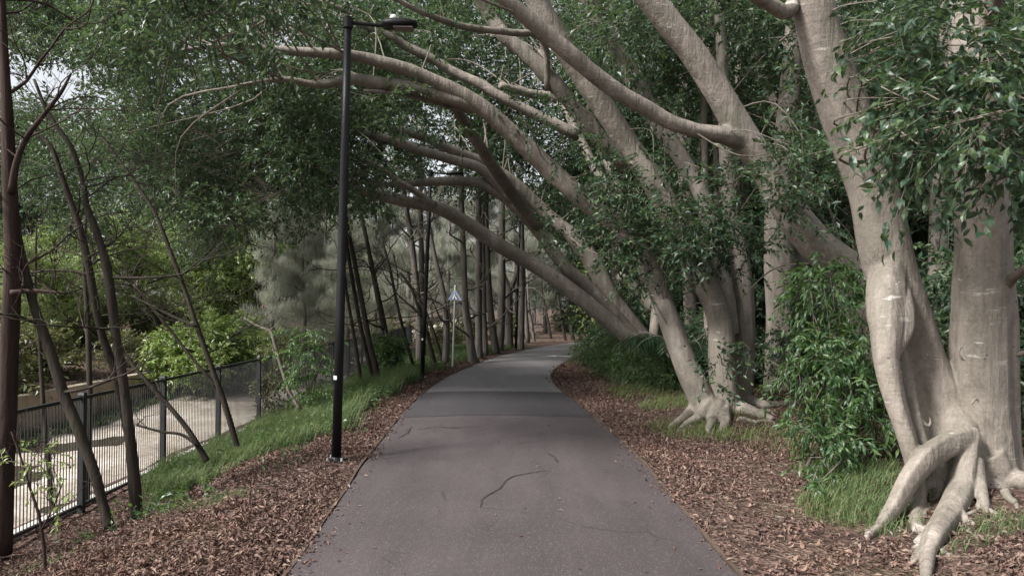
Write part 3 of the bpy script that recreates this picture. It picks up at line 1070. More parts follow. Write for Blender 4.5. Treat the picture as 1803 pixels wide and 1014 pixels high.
# C: big diagonal limb behind the shrub
C = FIG['C'] = Fig('C', "thick pale fig stem leaning left from the shrub, with one long brown side branch", (1620, 770), 8.6)
C.stem([(1640, 800, 58, 8.6), (1610, 730, 54, 8.6), (1560, 610, 47, 8.6), (1500, 490, 41, 8.6), (1440, 432, 36, 8.55), (1392, 372, 32, 8.5), (1350, 300, 29, 8.5), (1306, 232, 29, 8.45), (1264, 160, 27, 8.4), (1222, 95, 27, 8.35),
        (1182, 45, 27, 8.3), (1142, -5, 27, 8.25), (1090, -70, 25, 8.2), (1000, -200, 22, 8.0)], flute=.04)
C.stem([(1345, 290, 20, 8.5), (1312, 252, 24, 8.46), (1280, 240, 20, 8.38), (1250, 234, 16.5, 8.33), (1220, 228, 13.5, 8.3), (1190, 218, 9, 8.27), (1175, 212, 4, 8.25)], fol=False)
C.finish(.018, 4)
C.limb([(1290, 244, 7, 8.42), (1255, 235, 10.5, 8.34), (1220, 228, 12.6, 8.3), (1180, 215, 13.2, 8.25), (1140, 192, 13.5, 8.2), (1090, 163, 14.5, 8.1), (1045, 130, 14.5, 8.0), (1000, 92, 14.5, 7.9), (950, 50, 14, 7.8), (905, 12, 13.5, 7.7),
        (860, -30, 12, 7.6), (780, -110, 9, 7.4)])

# E: low arching limbs beyond
E = FIG['E'] = Fig('E', "fig sprawling low from the bushes, its long bare limbs arching left across the path", (1190, 670), 15)
E.stem([(1215, 690, 26, 15), (1190, 662, 24, 15), (1150, 622, 19, 15), (1110, 598, 17, 14.9), (1060, 555, 17, 14.8), (1010, 515, 16.5, 14.7), (960, 478, 16, 14.6), (920, 455, 15, 14.5), (880, 432, 15, 14.3), (840, 405, 14.5, 14.1),
        (800, 380, 14, 13.9), (765, 364, 13, 13.7), (720, 356, 12, 13.5), (680, 348, 11, 13.3), (630, 335, 10, 13.1), (590, 326, 9, 12.9), (540, 330, 6, 12.7), (470, 345, 2, 12.5)], sides=16, sub=5, flute=.05)
E.stem([(1190, 665, 20, 15.2), (1150, 615, 15, 15.3), (1115, 590, 14, 15.3), (1075, 545, 14, 15.2), (1030, 500, 14, 15.1), (1000, 475, 14, 15), (972, 440, 14, 15), (950, 410, 13, 15), (920, 376, 12, 14.9), (890, 350, 11, 14.8),
        (862, 332, 11, 14.7), (838, 322, 11, 14.6), (790, 319, 10.5, 14.4), (740, 322, 9, 14.2), (690, 326, 6, 14), (610, 320, 2, 13.8)], sides=16, flute=.05)
E.stem([(1195, 670, 22, 15.8), (1150, 618, 19, 16), (1105, 562, 19, 16), (1082, 532, 19, 16), (1062, 495, 20, 16), (1042, 458, 19, 16), (1012, 420, 17, 16), (980, 393, 15, 16), (950, 365, 14, 16), (920, 335, 13, 15.9),
        (893, 312, 12, 15.8), (850, 286, 11, 15.6), (790, 262, 10, 15.3), (740, 240, 9, 15), (660, 225, 6, 14.6), (570, 215, 2, 14.2)], sides=16, flute=.05)
E.stem([(1175, 670, 14, 14.8), (1158, 625, 12, 14.8), (1152, 590, 10, 14.8), (1157, 545, 13, 14.9), (1146, 495, 14, 15), (1126, 440, 14, 15.2), (1095, 380, 12, 15.4), (1050, 300, 11, 15.6), (1000, 200, 9, 15.8), (950, 90, 8, 16)], sides=14, flute=.08)
E.finish(.03, 3)
E.limb([(1150, 545, 10, 15), (1122, 512, 9, 15), (1090, 484, 8, 14.9)], fol=False)
E.limb([(900, 355, 9, 14.8), (850, 300, 9, 14.5), (790, 280, 8, 14.2), (730, 262, 8, 13.9), (670, 242, 7, 13.6), (600, 226, 5, 13.3), (520, 210, 2, 13)])
E.limb([(765, 362, 7, 13.6), (735, 340, 6, 13.4), (700, 318, 5, 13.2), (660, 290, 4, 13), (600, 262, 1.5, 12.7)])
E.limb([(1135, 500, 9, 15.1), (1060, 260, 9, 16), (990, 180, 9, 16), (930, 165, 8, 15.8), (880, 150, 6, 15.5)], fol=True)

# further figs: mostly upright pale trunks behind
def upright(key, label, base, d, segs, voxel=.03):
    f = FIG[key] = Fig(key, label, base, d)
    for s in segs:
        f.stem(s, sides=14, flute=.06)
    f.finish(voxel, 3)
    return f


upright('H', "upright pale twin-stemmed fig directly behind the green shrub", (1380, 700), 12.5,
        [[(1372, 715, 36, 12.5), (1374, 650, 30, 12.5), (1378, 560, 31, 12.5), (1374, 480, 30, 12.5), (1372, 400, 28, 12.5), (1380, 300, 24, 12.6), (1392, 150, 20, 12.7), (1402, 0, 17, 12.8), (1410, -180, 13, 13)],
         [(1400, 710, 24, 12.8), (1402, 600, 22, 12.8), (1405, 480, 21, 12.8), (1408, 380, 20, 12.9), (1425, 250, 17, 13), (1440, 80, 15, 13.1), (1450, -150, 12, 13.2)],
         [(1360, 700, 14, 12.4), (1340, 716, 9, 12.2), (1325, 722, 5, 12.0)], [(1395, 700, 14, 12.4), (1425, 716, 9, 12.2), (1445, 722, 5, 12.0)]])
upright('I', "straight pale fig trunk rising between the leaning stems, far behind the path bend", (1225, 660), 17,
        [[(1225, 668, 18, 17), (1218, 560, 15, 17), (1212, 400, 15, 17), (1206, 250, 16, 17), (1203, 120, 15, 17), (1200, 0, 14, 17), (1196, -150, 10, 17)],
         [(1212, 380, 8, 17), (1245, 200, 8, 17), (1250, 60, 7, 17), (1252, -100, 6, 17)]])
upright('K', "slim pale fig behind the big tree, seen between its two stems", (1650, 705), 11,
        [[(1648, 715, 24, 11), (1650, 600, 19, 11), (1652, 450, 18, 11), (1656, 300, 17, 11), (1662, 150, 15, 11), (1668, 0, 13, 11), (1672, -150, 10, 11)]])
for k_, (px_, d_, r_, lb_) in enumerate(((1243, 13.5, 8, "twin of two thin dark vertical stems near the top centre-right, left one"), (1264, 14, 8, "twin of two thin dark vertical stems near the top centre-right, right one"),
                                        (1305, 15, 9, "lone thin pale stem rising midway between the straight trunk and the leaning stem"), (1500, 17, 12, "shaded pale stem seen just right of the massive fig's leaning stem"),
                                        (1170, 19, 11, "far pale trunk dim among leaves beside the many-stemmed fig"), (1085, 18, 12, "far pale trunk rising out of the sprawling fig's limbs"))):
    upright('U%d' % k_, lb_, (px_, 660), d_, [[(px_ + 6, 675, r_ * 1.3, d_), (px_ + 3, 560, r_, d_), (px_, 400, r_, d_), (px_ - 3, 220, r_ * .95, d_), (px_ - 5, 60, r_ * .9, d_), (px_ - 8, -150, r_ * .6, d_)]])
upright('J', "shadowed slender fig deep in the grove between the leaning stem and the big tree", (1455, 670), 16,
        [[(1455, 676, 14, 16), (1452, 560, 11, 16), (1440, 430, 10, 16), (1420, 300, 10, 16), (1335, 120, 9, 16), (1300, 0, 8, 16), (1290, -100, 6, 16)],
         [(1440, 430, 7, 16), (1470, 300, 7, 16), (1490, 150, 6, 16), (1500, -50, 5, 16)]])

# ---- crowns: leaf clumps in layers of real depth, each joined to its nearest limb
ARCH = np.array([(-400, 120), (0, 200), (130, 290), (250, 400), (330, 455), (420, 445), (560, 405), (650, 385), (760, 345), (830, 370), (900, 395), (1000, 430), (1060, 470), (1130, 480)])


def in_gap(px, py, pad=0):
    g = [((110, 140), (72, 28)), ((45, 120), (35, 22))]
    return any(a[0] > 0 and ((px - c[0]) / (a[0] + pad)) ** 2 + ((py - c[1]) / (a[1] + pad)) ** 2 < 1 for c, a in g)


CL = []                         # (centre, r, leaf length, sprays per m2 factor, hi)


def layer(n, x0, x1, y0, y1, d0, d1, r0, r1, L, dens=1.0, arch=True, hi=False, gap=True):
    k = 0
    tries = 0
    while k < n and tries < n * 30:
        tries += 1
        px, py, d = rng.uniform(x0, x1), rng.uniform(y0, y1), rng.uniform(d0, d1)
        r = rng.uniform(r0, r1)
        rp = r * F / d
        if arch and py + rp * .75 > np.interp(px, ARCH[:, 0], ARCH[:, 1]) + rng.normal() * 12:
            continue
        if gap and in_gap(px, py, rp * .7):
            continue
        CL.append((P(px, py, d), r, L, dens, hi))
        k += 1


layer(34, 225, 530, -150, 55, 6.4, 8.5, .28, .42, .085, 1.25, arch=False)                   # dark overhang at the top left
layer(180, 120, 700, -50, 440, 10.9, 15, .28, .55, .085, 1.2)                                  # main canopy over creek
layer(80, 240, 640, 150, 460, 12, 17, .25, .5, .09, 1.2)                                        # hanging skirt
layer(34, -20, 270, -60, 120, 13, 19, .5, .9, .10, arch=False)
layer(30, -20, 250, 165, 420, 17, 24, .5, 1.0, .12, .8, arch=False)
layer(190, 620, 1120, -50, 400, 16.5, 20, .3, .65, .085, 1.1)                                   # behind the limbs
layer(105, 0, 1150, -60, 310, 19, 25, .8, 1.4, .13, .7)                                # far canopy
layer(75, 1040, 1480, -60, 520, 13, 20, .6, 1.1, .10, arch=False)                         # right, behind the trunks
layer(60, 1400, 1900, -60, 600, 9.5, 17, .5, 1.0, .10, arch=False)
layer(22, 1050, 1560, -90, 60, 9.5, 14, .5, .9, .09, arch=False)
for (px, py, d, r, n_) in ((1620, 60, 5.3, .30, 5), (1600, 170, 5.2, .30, 5), (1640, 260, 5.1, .32, 5), (1690, 180, 4.9, .32, 5), (1760, 90, 4.8, .34, 5), (1770, 220, 4.7, .32, 5), (1745, 290, 4.8, .22, 2), (1800, 300, 4.8, .28, 3),
                           (1560, 120, 5.6, .24, 3), (1570, 30, 5.5, .28, 3), (1690, 30, 5.2, .3, 2), (1820, 160, 4.8, .35, 3)):
    for _ in range(n_):                                                                     # big near leaves, right edge
        c = P(px + rng.normal() * 18, py + rng.normal() * 18, d + rng.normal() * .12)
        CL.append((c, r * .8, .105, .55, True))
for (px, py, d, r, n_) in ((1240, 400, 9.6, .42, 4), (1200, 440, 9.7, .35, 3), (1280, 370, 9.7, .35, 3), (1260, 460, 9.7, .3, 2), (1120, 330, 9.9, .4, 3), (1090, 390, 10.2, .45, 4), (1120, 420, 10.2, .35, 2), (1170, 300, 9.8, .3, 2),
                           (1400, 310, 8.0, .32, 3), (1380, 250, 8.1, .25, 2), (1440, 350, 8.0, .22, 1), (1080, 330, 10.5, .4, 2), (1150, 190, 10, .35, 2), (1120, 260, 10.2, .3, 1), (1300, 330, 9.2, .3, 2), (1240, 330, 9.7, .3, 2), (1210, 400, 9.6, .4, 3), (1290, 420, 9.7, .34, 3), (1330, 400, 9.4, .3, 2), (1060, 300, 10.4, .4, 2), (1020, 400, 11.5, .45, 3), (1130, 470, 10, .35, 3), (1400, 350, 8.0, .3, 3), (1445, 300, 8.2, .24, 2),
                           (1250, 620, 9.5, .2, 2), (1255, 690, 9.6, .16, 1), (1300, 560, 9.9, .16, 1), (520, 150, 10.6, .4, 4), (430, 60, 10.2, .45, 4), (590, 50, 10.8, .4, 3), (480, 180, 10.6, .45, 3), (600, 190, 11, .35, 2), (700, 60, 11, .35, 2), (400, 110, 9.2, .3, 2), (690, 190, 10.6, .4, 3), (560, 330, 12.5, .4, 4),
                           (620, 350, 12.8, .35, 2), (760, 30, 9.4, .35, 3), (840, 60, 9.8, .35, 2), (940, 170, 10.3, .3, 2), (800, 220, 11, .35, 2), (990, 250, 10.6, .35, 2)):
    for _ in range(n_):
        CL.append((P(px + rng.normal() * 16, py + rng.normal() * 16, d + rng.normal() * .15), r * .85, .085, 1.0, False))
# canopy above the frame: shades the path
for _ in range(26):
    CL.append((np.array([rng.uniform(-5, 6), rng.uniform(-4, 16), rng.uniform(6.8, 9.5)]), rng.uniform(.7, 1.2), .16, .42, False))

FP = np.array([p for p, k in FIGPTS])
FK = [k for p, k in FIGPTS]
crowns = {k: MB() for k in FIG}
for c, r, L, dens, hi in CL:
    near = np.argsort(((FP - c) ** 2).sum(1) + 4 * np.maximum(0, FP[:, 2] - c[2] - .3))[:40]
    i = int(near[0 if hi else int(40 * rng.random() ** 2)])
    mbc = crowns[FK[i]]
    ns = max(6, int(46 * (r / .6) ** 2 * dens * (.09 / L) ** 1.0))
    sc = L / .085
    clump(mbc, c, r, ns, L, L * (.48 if not hi else .40), nl=12 if not hi else 9, droop=.18 if not hi else .42, hi=hi, tl=(.22 * sc, .42 * sc), twig_r=(.0016 if hi else .0026) * sc)
    a = FP[i]
    if np.linalg.norm(c - a) > 3.2:                      # deep in the crown: only the twig's own end shows
        a = c + (a - c) / np.linalg.norm(a - c) * .9
    mid = (a + c) / 2 + np.array([0, 0, .12 * np.linalg.norm(c - a)]) + rng.normal(size=3) * .12 * np.linalg.norm(c - a)
    rr = min(.02, .005 + .004 * np.linalg.norm(c - a))
    mbc.tube([a, mid, c], [rr, rr * .8, rr * .4], sides=6, sub=4, mat=1, caps=False)
for k, mbc in crowns.items():
    if mbc.n:
        mbc.build("crown", [M['leaf_near' if k == 'A' else 'leaf_fig'], M['twig']], FIG[k].root, FIG[k].base)

# ---------------------------------------------------------------- slender trees on the left bank
def slim(name, label, base, d, stems, mat='slim', group="dark slender trees along the fence", twigs=5, tl=(.5, 1.2), seed=1, foliage=0, deep=1):
    p = P(base[0], base[1], d)
    p[2] = H(p[0], p[1])
    r = empty(name, p, label, "tree", group)
    m = MB()
    rs = np.random.default_rng(seed)
    tips = []
    for s in stems:
        pp = np.array([P(a, b, dd) for a, b, rr, dd in s])
        rd = np.array([rr * dd / F for a, b, rr, dd in s]) * (.84 if mat != 'oak' else .95)
        m.tube(pp, rd, sides=10, sub=4, flute=.05, wob=.03, seed=seed)
        cp, cr = catmull(pp, rd, 4)
        for t in range(twigs):
            i = rs.integers(len(cp) // 4, len(cp))
            a = rs.uniform(0, 6.28)
            bare_twigs(m, cp[i], (math.cos(a), math.sin(a) * .7, .35), rs.uniform(*tl), max(.004, cr[i] * .35), depth=deep, n=4, seed=int(rs.integers(1e6)))
            tips.append(cp[i])
    m.build("trunk", [M[mat]], r, p, smooth_shade=True)
    if foliage:
        mf = MB()
        for _ in range(foliage):
            c = tips[rs.integers(len(tips))] + rs.normal(size=3) * .1 + [0, 0, .1]
            clump(mf, c, .14, 5, .05, .022, nl=6, tl=(.08, .16))
        mf.build("crown", [M['leaf_light'], M['twig']], r, p)
    return r


def D(lst, d):
    return [(a, b, r, d) for a, b, r in lst]


slim("slender_tree", "thickest red-brown trunk at the left edge of the photo, with a forking side branch", (5, 950), 6.3,
     [D([(4, 975, 19), (8, 860, 18), (12, 750, 18), (16, 620, 18), (21, 500, 17), (21, 420, 16), (17, 330, 15), (12, 200, 12), (6, 80, 9), (3, 0, 8), (0, -150, 6)], 6.3),
      D([(20, 340, 8), (28, 290, 7), (45, 245, 6), (75, 205, 5), (108, 162, 4), (125, 130, 2.5)], 6.25), D([(20, 515, 6), (60, 512, 5), (118, 516, 3)], 6.2)], mat='red_bark', twigs=7, seed=3, deep=2)
slim("slender_tree", "dark crooked tree leaning left from the litter, nearest the fence corner post", (192, 922), 6.4,
     [D([(194, 928, 11), (182, 890, 10), (165, 830, 10), (135, 750, 11), (110, 690, 11), (85, 610, 10), (60, 540, 9), (45, 480, 8), (35, 430, 7), (25, 380, 6), (10, 300, 4)], 6.4)], twigs=9, seed=4, deep=2)
slim("slender_tree", "dark double-stemmed tree standing in litter at the near end of the grass", (240, 905), 6.6,
     [D([(241, 912, 13), (238, 870, 12), (232, 800, 12), (218, 680, 10), (205, 600, 9), (195, 520, 10), (185, 460, 9), (168, 405, 8), (152, 360, 6), (146, 320, 5), (125, 260, 5), (85, 200, 4), (60, 140, 3)], 6.6),
      D([(232, 800, 8), (205, 665, 8), (178, 585, 8), (165, 520, 8), (156, 470, 8), (140, 400, 7), (115, 330, 6), (90, 260, 5), (60, 235, 4)], 6.75)], twigs=8, seed=5, deep=2)
slim("slender_tree", "thin straight black trunk just behind the fence post, between two leaning trees", (152, 890), 8.0,
     [D([(150, 915, 7), (155, 800, 6.5), (158, 700, 6), (154, 560, 5), (149, 480, 4), (150, 380, 3)], 8.0)], twigs=4, seed=6, deep=2)
slim("slender_tree", "thin dark sapling with a slight bow behind the fence beside the leftmost trunk", (90, 905), 8.6,
     [D([(94, 930, 5), (86, 820, 5), (78, 740, 5), (70, 610, 4), (62, 520, 3), (64, 400, 2)], 8.6)], twigs=5, seed=7, deep=2)
slim("slender_tree", "long thin tree slanting far left out of the tall green grass", (415, 782), 9.6,
     [D([(420, 795, 7), (413, 770, 6), (395, 710, 6), (370, 640, 5.5), (345, 570, 5), (325, 510, 4.5), (295, 430, 4), (270, 370, 3.5), (230, 310, 3), (180, 240, 2.5)], 9.6),
      D([(347, 575, 3), (310, 560, 3), (270, 540, 2.5), (230, 520, 2)], 9.5), D([(388, 690, 3), (330, 620, 3), (275, 550, 3), (235, 500, 2)], 9.7)], twigs=8, seed=8, deep=2)
slim("slender_tree", "short leaning dead stem resting across the fence bars above the grass", (360, 803), 8.9,
     [D([(364, 812, 7), (355, 795, 6), (330, 755, 5.5), (300, 718, 5), (270, 685, 5), (240, 650, 4.5), (222, 628, 3.5)], 8.9),
      D([(350, 785, 3.5), (320, 765, 3), (285, 760, 3), (240, 748, 2.5)], 8.8)], twigs=2, seed=9, deep=2)
slim("slender_tree", "spindly brown sapling in the bottom left corner litter", (78, 995), 5.2,
     [D([(80, 1010, 4), (77, 960, 3.5), (68, 905, 3), (50, 850, 2.5), (35, 800, 2), (20, 760, 1.5)], 5.2), D([(74, 930, 2), (95, 890, 2), (110, 850, 1.2)], 5.15)], mat='red_bark', twigs=5, tl=(.2, .5), seed=10, foliage=5)
slim("slender_tree", "pale thin bent sapling leaning left beside the leafy plant on the bank", (515, 712), 11.5,
     [D([(530, 722, 4), (510, 690, 4), (495, 645, 4), (485, 610, 4), (477, 585, 3.5), (455, 575, 3), (430, 560, 2)], 11.5)], mat='twig', twigs=3, tl=(.3, .7), seed=12)

# stems and poles by the bend
POLES = [
    ("she_oak", "she-oak trunk swelling at its foot, first of the row right of the triangular sign", [(836, 645, 9), (831, 620, 8), (826, 585, 7), (820, 540, 6.5), (817, 480, 6), (815, 410, 5), (812, 330, 4.5), (808, 200, 3.5)], 20),
    ("she_oak", "straight she-oak trunk just right of the swollen-footed one", [(845, 636, 7.5), (843, 600, 7), (843, 520, 6.5), (843, 430, 6), (842, 300, 5), (840, 150, 4)], 21.7),
    ("she_oak", "narrow grey she-oak tucked close behind the second trunk of the row", [(855, 634, 6), (852, 560, 5.5), (850, 430, 5), (849, 300, 4)], 23),
    ("she_oak", "dark she-oak leaning slightly left in the middle of the row", [(875, 626, 7.5), (868, 585, 7), (862, 530, 6.5), (858, 460, 6), (856, 400, 5.5), (852, 250, 4)], 24),
    ("she_oak", "pale ringed she-oak trunk left of the forked one", [(880, 622, 7.5), (883, 560, 7), (884, 500, 6.5), (884, 450, 6.5), (884, 390, 6), (886, 250, 4.5)], 25.5),
    ("she_oak", "dark thick she-oak right against the distant lamp post", [(918, 620, 6.5), (918, 580, 6), (919, 530, 5.5), (919, 470, 5), (918, 350, 4), (916, 200, 3)], 26.5),
    ("she_oak", "thin she-oak past the distant lamp post", [(930, 608, 4), (926, 550, 4), (923, 490, 3.5), (918, 400, 3)], 30),
    ("she_oak", "short slanting stem at the far path edge beyond the lamp posts", [(941, 607, 3.5), (937, 575, 3), (931, 540, 3), (928, 480, 2.5)], 31),
    ("she_oak", "bowed grey-brown tree left of the sign pole", [(783, 645, 7), (786, 600, 6.5), (784, 540, 5.5), (776, 495, 5), (765, 450, 4.5), (758, 410, 4), (748, 330, 3)], 19.5),
    ("she_oak", "tall pale ringed trunk slanting left behind the second lamp post", [(738, 648, 7), (738, 570, 6.5), (733, 500, 6), (725, 430, 5.5), (719, 390, 5), (705, 300, 4)], 20.5),
    ("she_oak", "straight grey trunk hard left of the second lamp post", [(744, 642, 6.5), (743, 560, 6), (742, 470, 5.5), (741, 400, 5), (739, 280, 4)], 23),
    ("slender_tree", "dark leaning trunk clothed in climbing leaves, between the two nearest lamp posts", [(688, 655, 7), (683, 620, 7), (675, 570, 6.5), (665, 520, 5.5), (655, 470, 5), (645, 420, 4.5), (635, 375, 4), (615, 290, 3)], 17.5),
    ("slender_tree", "dark bowed tree leaning left from the bank in front of the grey fence end", [(668, 680, 7), (660, 640, 6), (650, 600, 5.5), (637, 530, 5), (623, 455, 4.5), (612, 400, 4), (600, 320, 3)], 15.6),
    ("slender_tree", "second stem crossing behind the bowed bank tree", [(660, 678, 5), (645, 620, 4.5), (632, 560, 4), (620, 490, 4), (609, 420, 3.5), (600, 350, 3)], 15.9),
    ("slender_tree", "thin leaning stem nearest the first lamp post, right side", [(637, 680, 4), (628, 620, 4), (618, 560, 3.5), (608, 500, 3), (600, 430, 2.5)], 16.5),
    ("slender_tree", "thin leaning stem with side twigs, left of the second lamp post", [(735, 668, 3.5), (715, 600, 3.5), (698, 530, 3), (688, 480, 3), (672, 420, 2.5)], 18),
    ("slender_tree", "slight stem slanting left behind the second lamp post foot", [(770, 652, 4), (755, 600, 4), (742, 560, 3.5), (725, 510, 3), (705, 480, 2.5)], 19),
    ("slender_tree", "slanting black stem between second lamp post and sign", [(785, 652, 4), (768, 600, 4), (752, 555, 3.5), (735, 520, 3), (720, 500, 2.5)], 20),
    ("slender_tree", "faint leaning stem among grass right of the second lamp post", [(762, 648, 3), (757, 610, 3), (750, 560, 2.5), (738, 490, 2)], 21),
    ("slender_tree", "distant dark stem leaning left at the path bend, middle of three", [(997, 606, 3), (990, 570, 3), (984, 530, 2.5), (975, 470, 2)], 33),
    ("slender_tree", "distant forked dark shrub-tree at the path bend, leftmost of three", [(972, 606, 3), (966, 570, 2.5), (958, 530, 2), (950, 490, 1.5)], 34),
    ("slender_tree", "distant thick trunk at the path bend half hidden by the right-hand bushes", [(1010, 606, 4.5), (1005, 570, 4), (1000, 530, 3.5), (994, 450, 3)], 33),
]
for i, (nm, lb, st, d) in enumerate(POLES):
    slim(nm, lb, st[0][:2], d, [D(st, d)], mat='oak' if nm == "she_oak" else 'slim', twigs=7 if nm == "she_oak" else 6, tl=(.6, 1.6), seed=40 + i,
         group="she-oak trunks beside the path" if nm == "she_oak" else "thin leaning stems on the bank")
slim("she_oak", "stout forked she-oak trunk between the pale ringed one and the distant lamp post", (897, 616), 27,
     [D([(897, 618, 9), (896, 580, 8), (896, 530, 7.5), (896, 510, 7), (888, 488, 5), (882, 460, 4), (876, 400, 3)], 27), D([(896, 512, 6), (908, 488, 5), (914, 455, 4), (920, 380, 3)], 27)],
     mat='oak', twigs=5, seed=77, group="she-oak trunks beside the path")

# ---------------------------------------------------------------- background trees and bushes (prototypes, then copies)
ORD = ["leftmost", "second from left", "third from left", "fourth from left", "fifth from left", "sixth from left", "seventh from left", "eighth from left", "ninth from left", "tenth from left",
       "eleventh from left", "twelfth from left", "thirteenth from left", "fourteenth from left", "fifteenth from left", "sixteenth from left", "seventeenth from left", "eighteenth from left"]


def place(proto, spots, kindlabel, group, smin=.85, smax=1.2):
    """spots: (px, depth, scale); the prototype itself takes the first one"""
    spots = sorted(spots, key=lambda s: s[0])
    for i, (px, d, s) in enumerate(spots):
        p = P(px, 536, d)
        p[2] = H(p[0], p[1]) - .05
        lb = "%s, %s" % (kindlabel, ORD[min(i, len(ORD) - 1)])
        a = rng.uniform(0, 6.28)
        if i == 0:
            proto.location = p
            proto.rotation_euler = (0, 0, a)
            proto.scale = (s, s, s)
            tag(proto, lb, None, group)
        else:
            dup(proto, p, a, s, lb, group)


def broad_tree(h, spread, nclump, L, mat, seed, name="broadleaf_tree", low=.25):
    global rng
    r = empty(name, (0, 0, 0), "t", "tree")
    m = MB()
    rs = np.random.default_rng(seed)
    m.tube([(0, 0, -.3), (.1, 0, h * .2), (.0, .1, h * .45), (.15, 0, h * .75)], [.2, .15, .12, .05], sides=10, sub=4, flute=.06, seed=seed)
    mc = MB()
    for _ in range(nclump):
        a, u = rs.uniform(0, 6.28), rs.random() ** .5
        z = h * (low + (1 - low) * rs.random() ** .8)
        k = math.sin(math.pi * min(1, (z / h - low) / (1 - low) * .8 + .2)) ** .6
        c = np.array([math.cos(a) * u * spread * k, math.sin(a) * u * spread * k, z])
        rr = rs.uniform(.5, 1.0) * spread / 3
        clump(mc, c, rr, int(30 * (rr / .6) ** 2 * (.12 / L)), L, L * .42, nl=10, droop=.4, tl=(.3, .65), twig_r=.005)
        if rs.random() < .5:
            st = np.array([0, 0, min(h * .7, z * .75)])
            m.tube([st, (st + c) / 2 + [0, 0, .1], c], [.06, .04, .015], sides=5, sub=3, caps=False)
    m.build("trunk", [M['slim']], r, smooth_shade=True)
    mc.build("crown", [M[mat], M['twig']], r)
    return r


def oak_tree(h, spread, seed, n=9000, L=.42):
    r = empty("she_oak", (0, 0, 0), "t", "tree")
    m = MB()
    rs = np.random.default_rng(seed)
    m.tube([(0, 0, -.3), (.05, 0, h * .3), (-.05, .05, h * .6), (.05, 0, h * .97)], [.13, .11, .08, .02], sides=9, sub=4, flute=.04, seed=seed)
    org = []
    for _ in range(46):
        z = h * rs.uniform(.16, .97)
        a = rs.uniform(0, 6.28)
        l = spread * (1.05 - .75 * z / h) * rs.uniform(.5, 1.1)
        d = np.array([math.cos(a), math.sin(a), .45])
        p0 = np.array([0, 0, z])
        p1, p2 = p0 + d * l * .5, p0 + d * l + [0, 0, -.1 * l]
        m.tube([p0, p1, p2], [.03, .018, .006], sides=4, sub=3, caps=False)
        k = n // 46
        t = .25 + .8 * rs.random((k, 1)) ** .8
        q = p0 + (p2 - p0) * t + rs.normal(size=(k, 3)) * [.15, .15, .12] * (0.5 + l / 2)
        org.append(q)
    m.build("trunk", [M['oak']], r, smooth_shade=True)
    mc = MB()
    strands(mc, np.vstack(org), L, .010, sway=.14)
    mc.build("crown", [M['needle']], r)
    return r


def bush(name, h, w, nclump, L, mat, seed, lab, droop=.4, W=.4):
    r = empty(name, (0, 0, 0), lab, "bush")
    rs = np.random.default_rng(seed)
    m, mc = MB(), MB()
    for _ in range(nclump):
        a, u = rs.uniform(0, 6.28), rs.random() ** .5
        z = h * rs.uniform(.12, .9)
        k = math.sqrt(max(.1, 1 - (z / h - .3) ** 2 * 1.2))
        c = np.array([math.cos(a) * u * w * k, math.sin(a) * u * w * k, z])
        rr = rs.uniform(.22, .42) * min(1.4, h)
        clump(mc, c, rr, int(26 * (rr / .4) ** 2 * (.1 / L)), L, L * W, nl=9, droop=droop, tl=(.2, .45))
        if rs.random() < .4:
            m.tube([(c[0] * .15, c[1] * .15, -.1), (c[0] * .5, c[1] * .5, z * .5), c], [.016, .012, .005], sides=5, sub=3, caps=False)
    m.tube([(0, 0, -.1), (0.03, 0, h * .3), (0, .03, h * .6)], [.03, .022, .01], sides=6, sub=2)
    m.build("stem", [M['twig']], r)
    mc.build("foliage", [M[mat], M['twig']], r)
    return r


t1 = broad_tree(9.5, 3.0, 120, .15, 'leaf_fig', 21)
place(t1, [(-60, 42, 1.0), (60, 42, 1.1), (250, 36, .9), (350, 40, 1.15), (450, 38, 1.0), (560, 50, 1.2)], "dense dark broadleaf tree on the bank across the creek", "dark broadleaf trees across the creek")
t2 = broad_tree(6.5, 2.4, 80, .15, 'leaf_light', 22, low=.1)
place(t2, [(-60, 27, .7), (30, 23, .5), (95, 25, .6), (160, 28, .75), (235, 30, .8), (330, 34, .9), (430, 36, 1.0), (640, 60, 1.2)], "bright green loose-crowned tree on the bank across the creek", "bright green trees across the creek")
t3 = broad_tree(11, 3.6, 120, .17, 'leaf_fig', 23, low=.12)
place(t3, [(1130, 24, .8), (1230, 31, .95), (1330, 22, .8), (1450, 28, .9), (1560, 20, .8), (1670, 17, .8), (1740, 21, .9), (1800, 17, .75), (1950, 20, .9), (1500, 38, 1.0), (1180, 42, 1.0), (1020, 44, .9), (2200, 14, .8)],
      "deep green tree filling the grove behind the pale fig trunks", "deep green trees behind the fig trunks")
t4 = broad_tree(8, 2.8, 90, .16, 'leaf_light', 24, low=.05)  # paler leaf colour stands in for backlight that hardly reaches the grove
place(t4, [(1260, 27, .8), (1345, 33, 1.0), (1440, 24, .7), (1540, 27, .85), (1640, 22, .7), (1790, 22, .8), (1110, 32, .9)],
      "yellow-green tree deep behind the fig trunks, backlight painted into its leaves", "yellow-green trees behind the fig trunks")
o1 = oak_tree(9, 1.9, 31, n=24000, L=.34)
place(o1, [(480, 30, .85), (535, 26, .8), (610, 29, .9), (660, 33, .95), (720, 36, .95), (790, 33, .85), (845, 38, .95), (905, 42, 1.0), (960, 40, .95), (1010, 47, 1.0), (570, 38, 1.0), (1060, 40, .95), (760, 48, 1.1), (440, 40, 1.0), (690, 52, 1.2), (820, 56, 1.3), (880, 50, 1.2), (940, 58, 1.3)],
      "misty grey she-oak with drooping needle foliage behind the path bend", "misty grey she-oaks behind the bend")

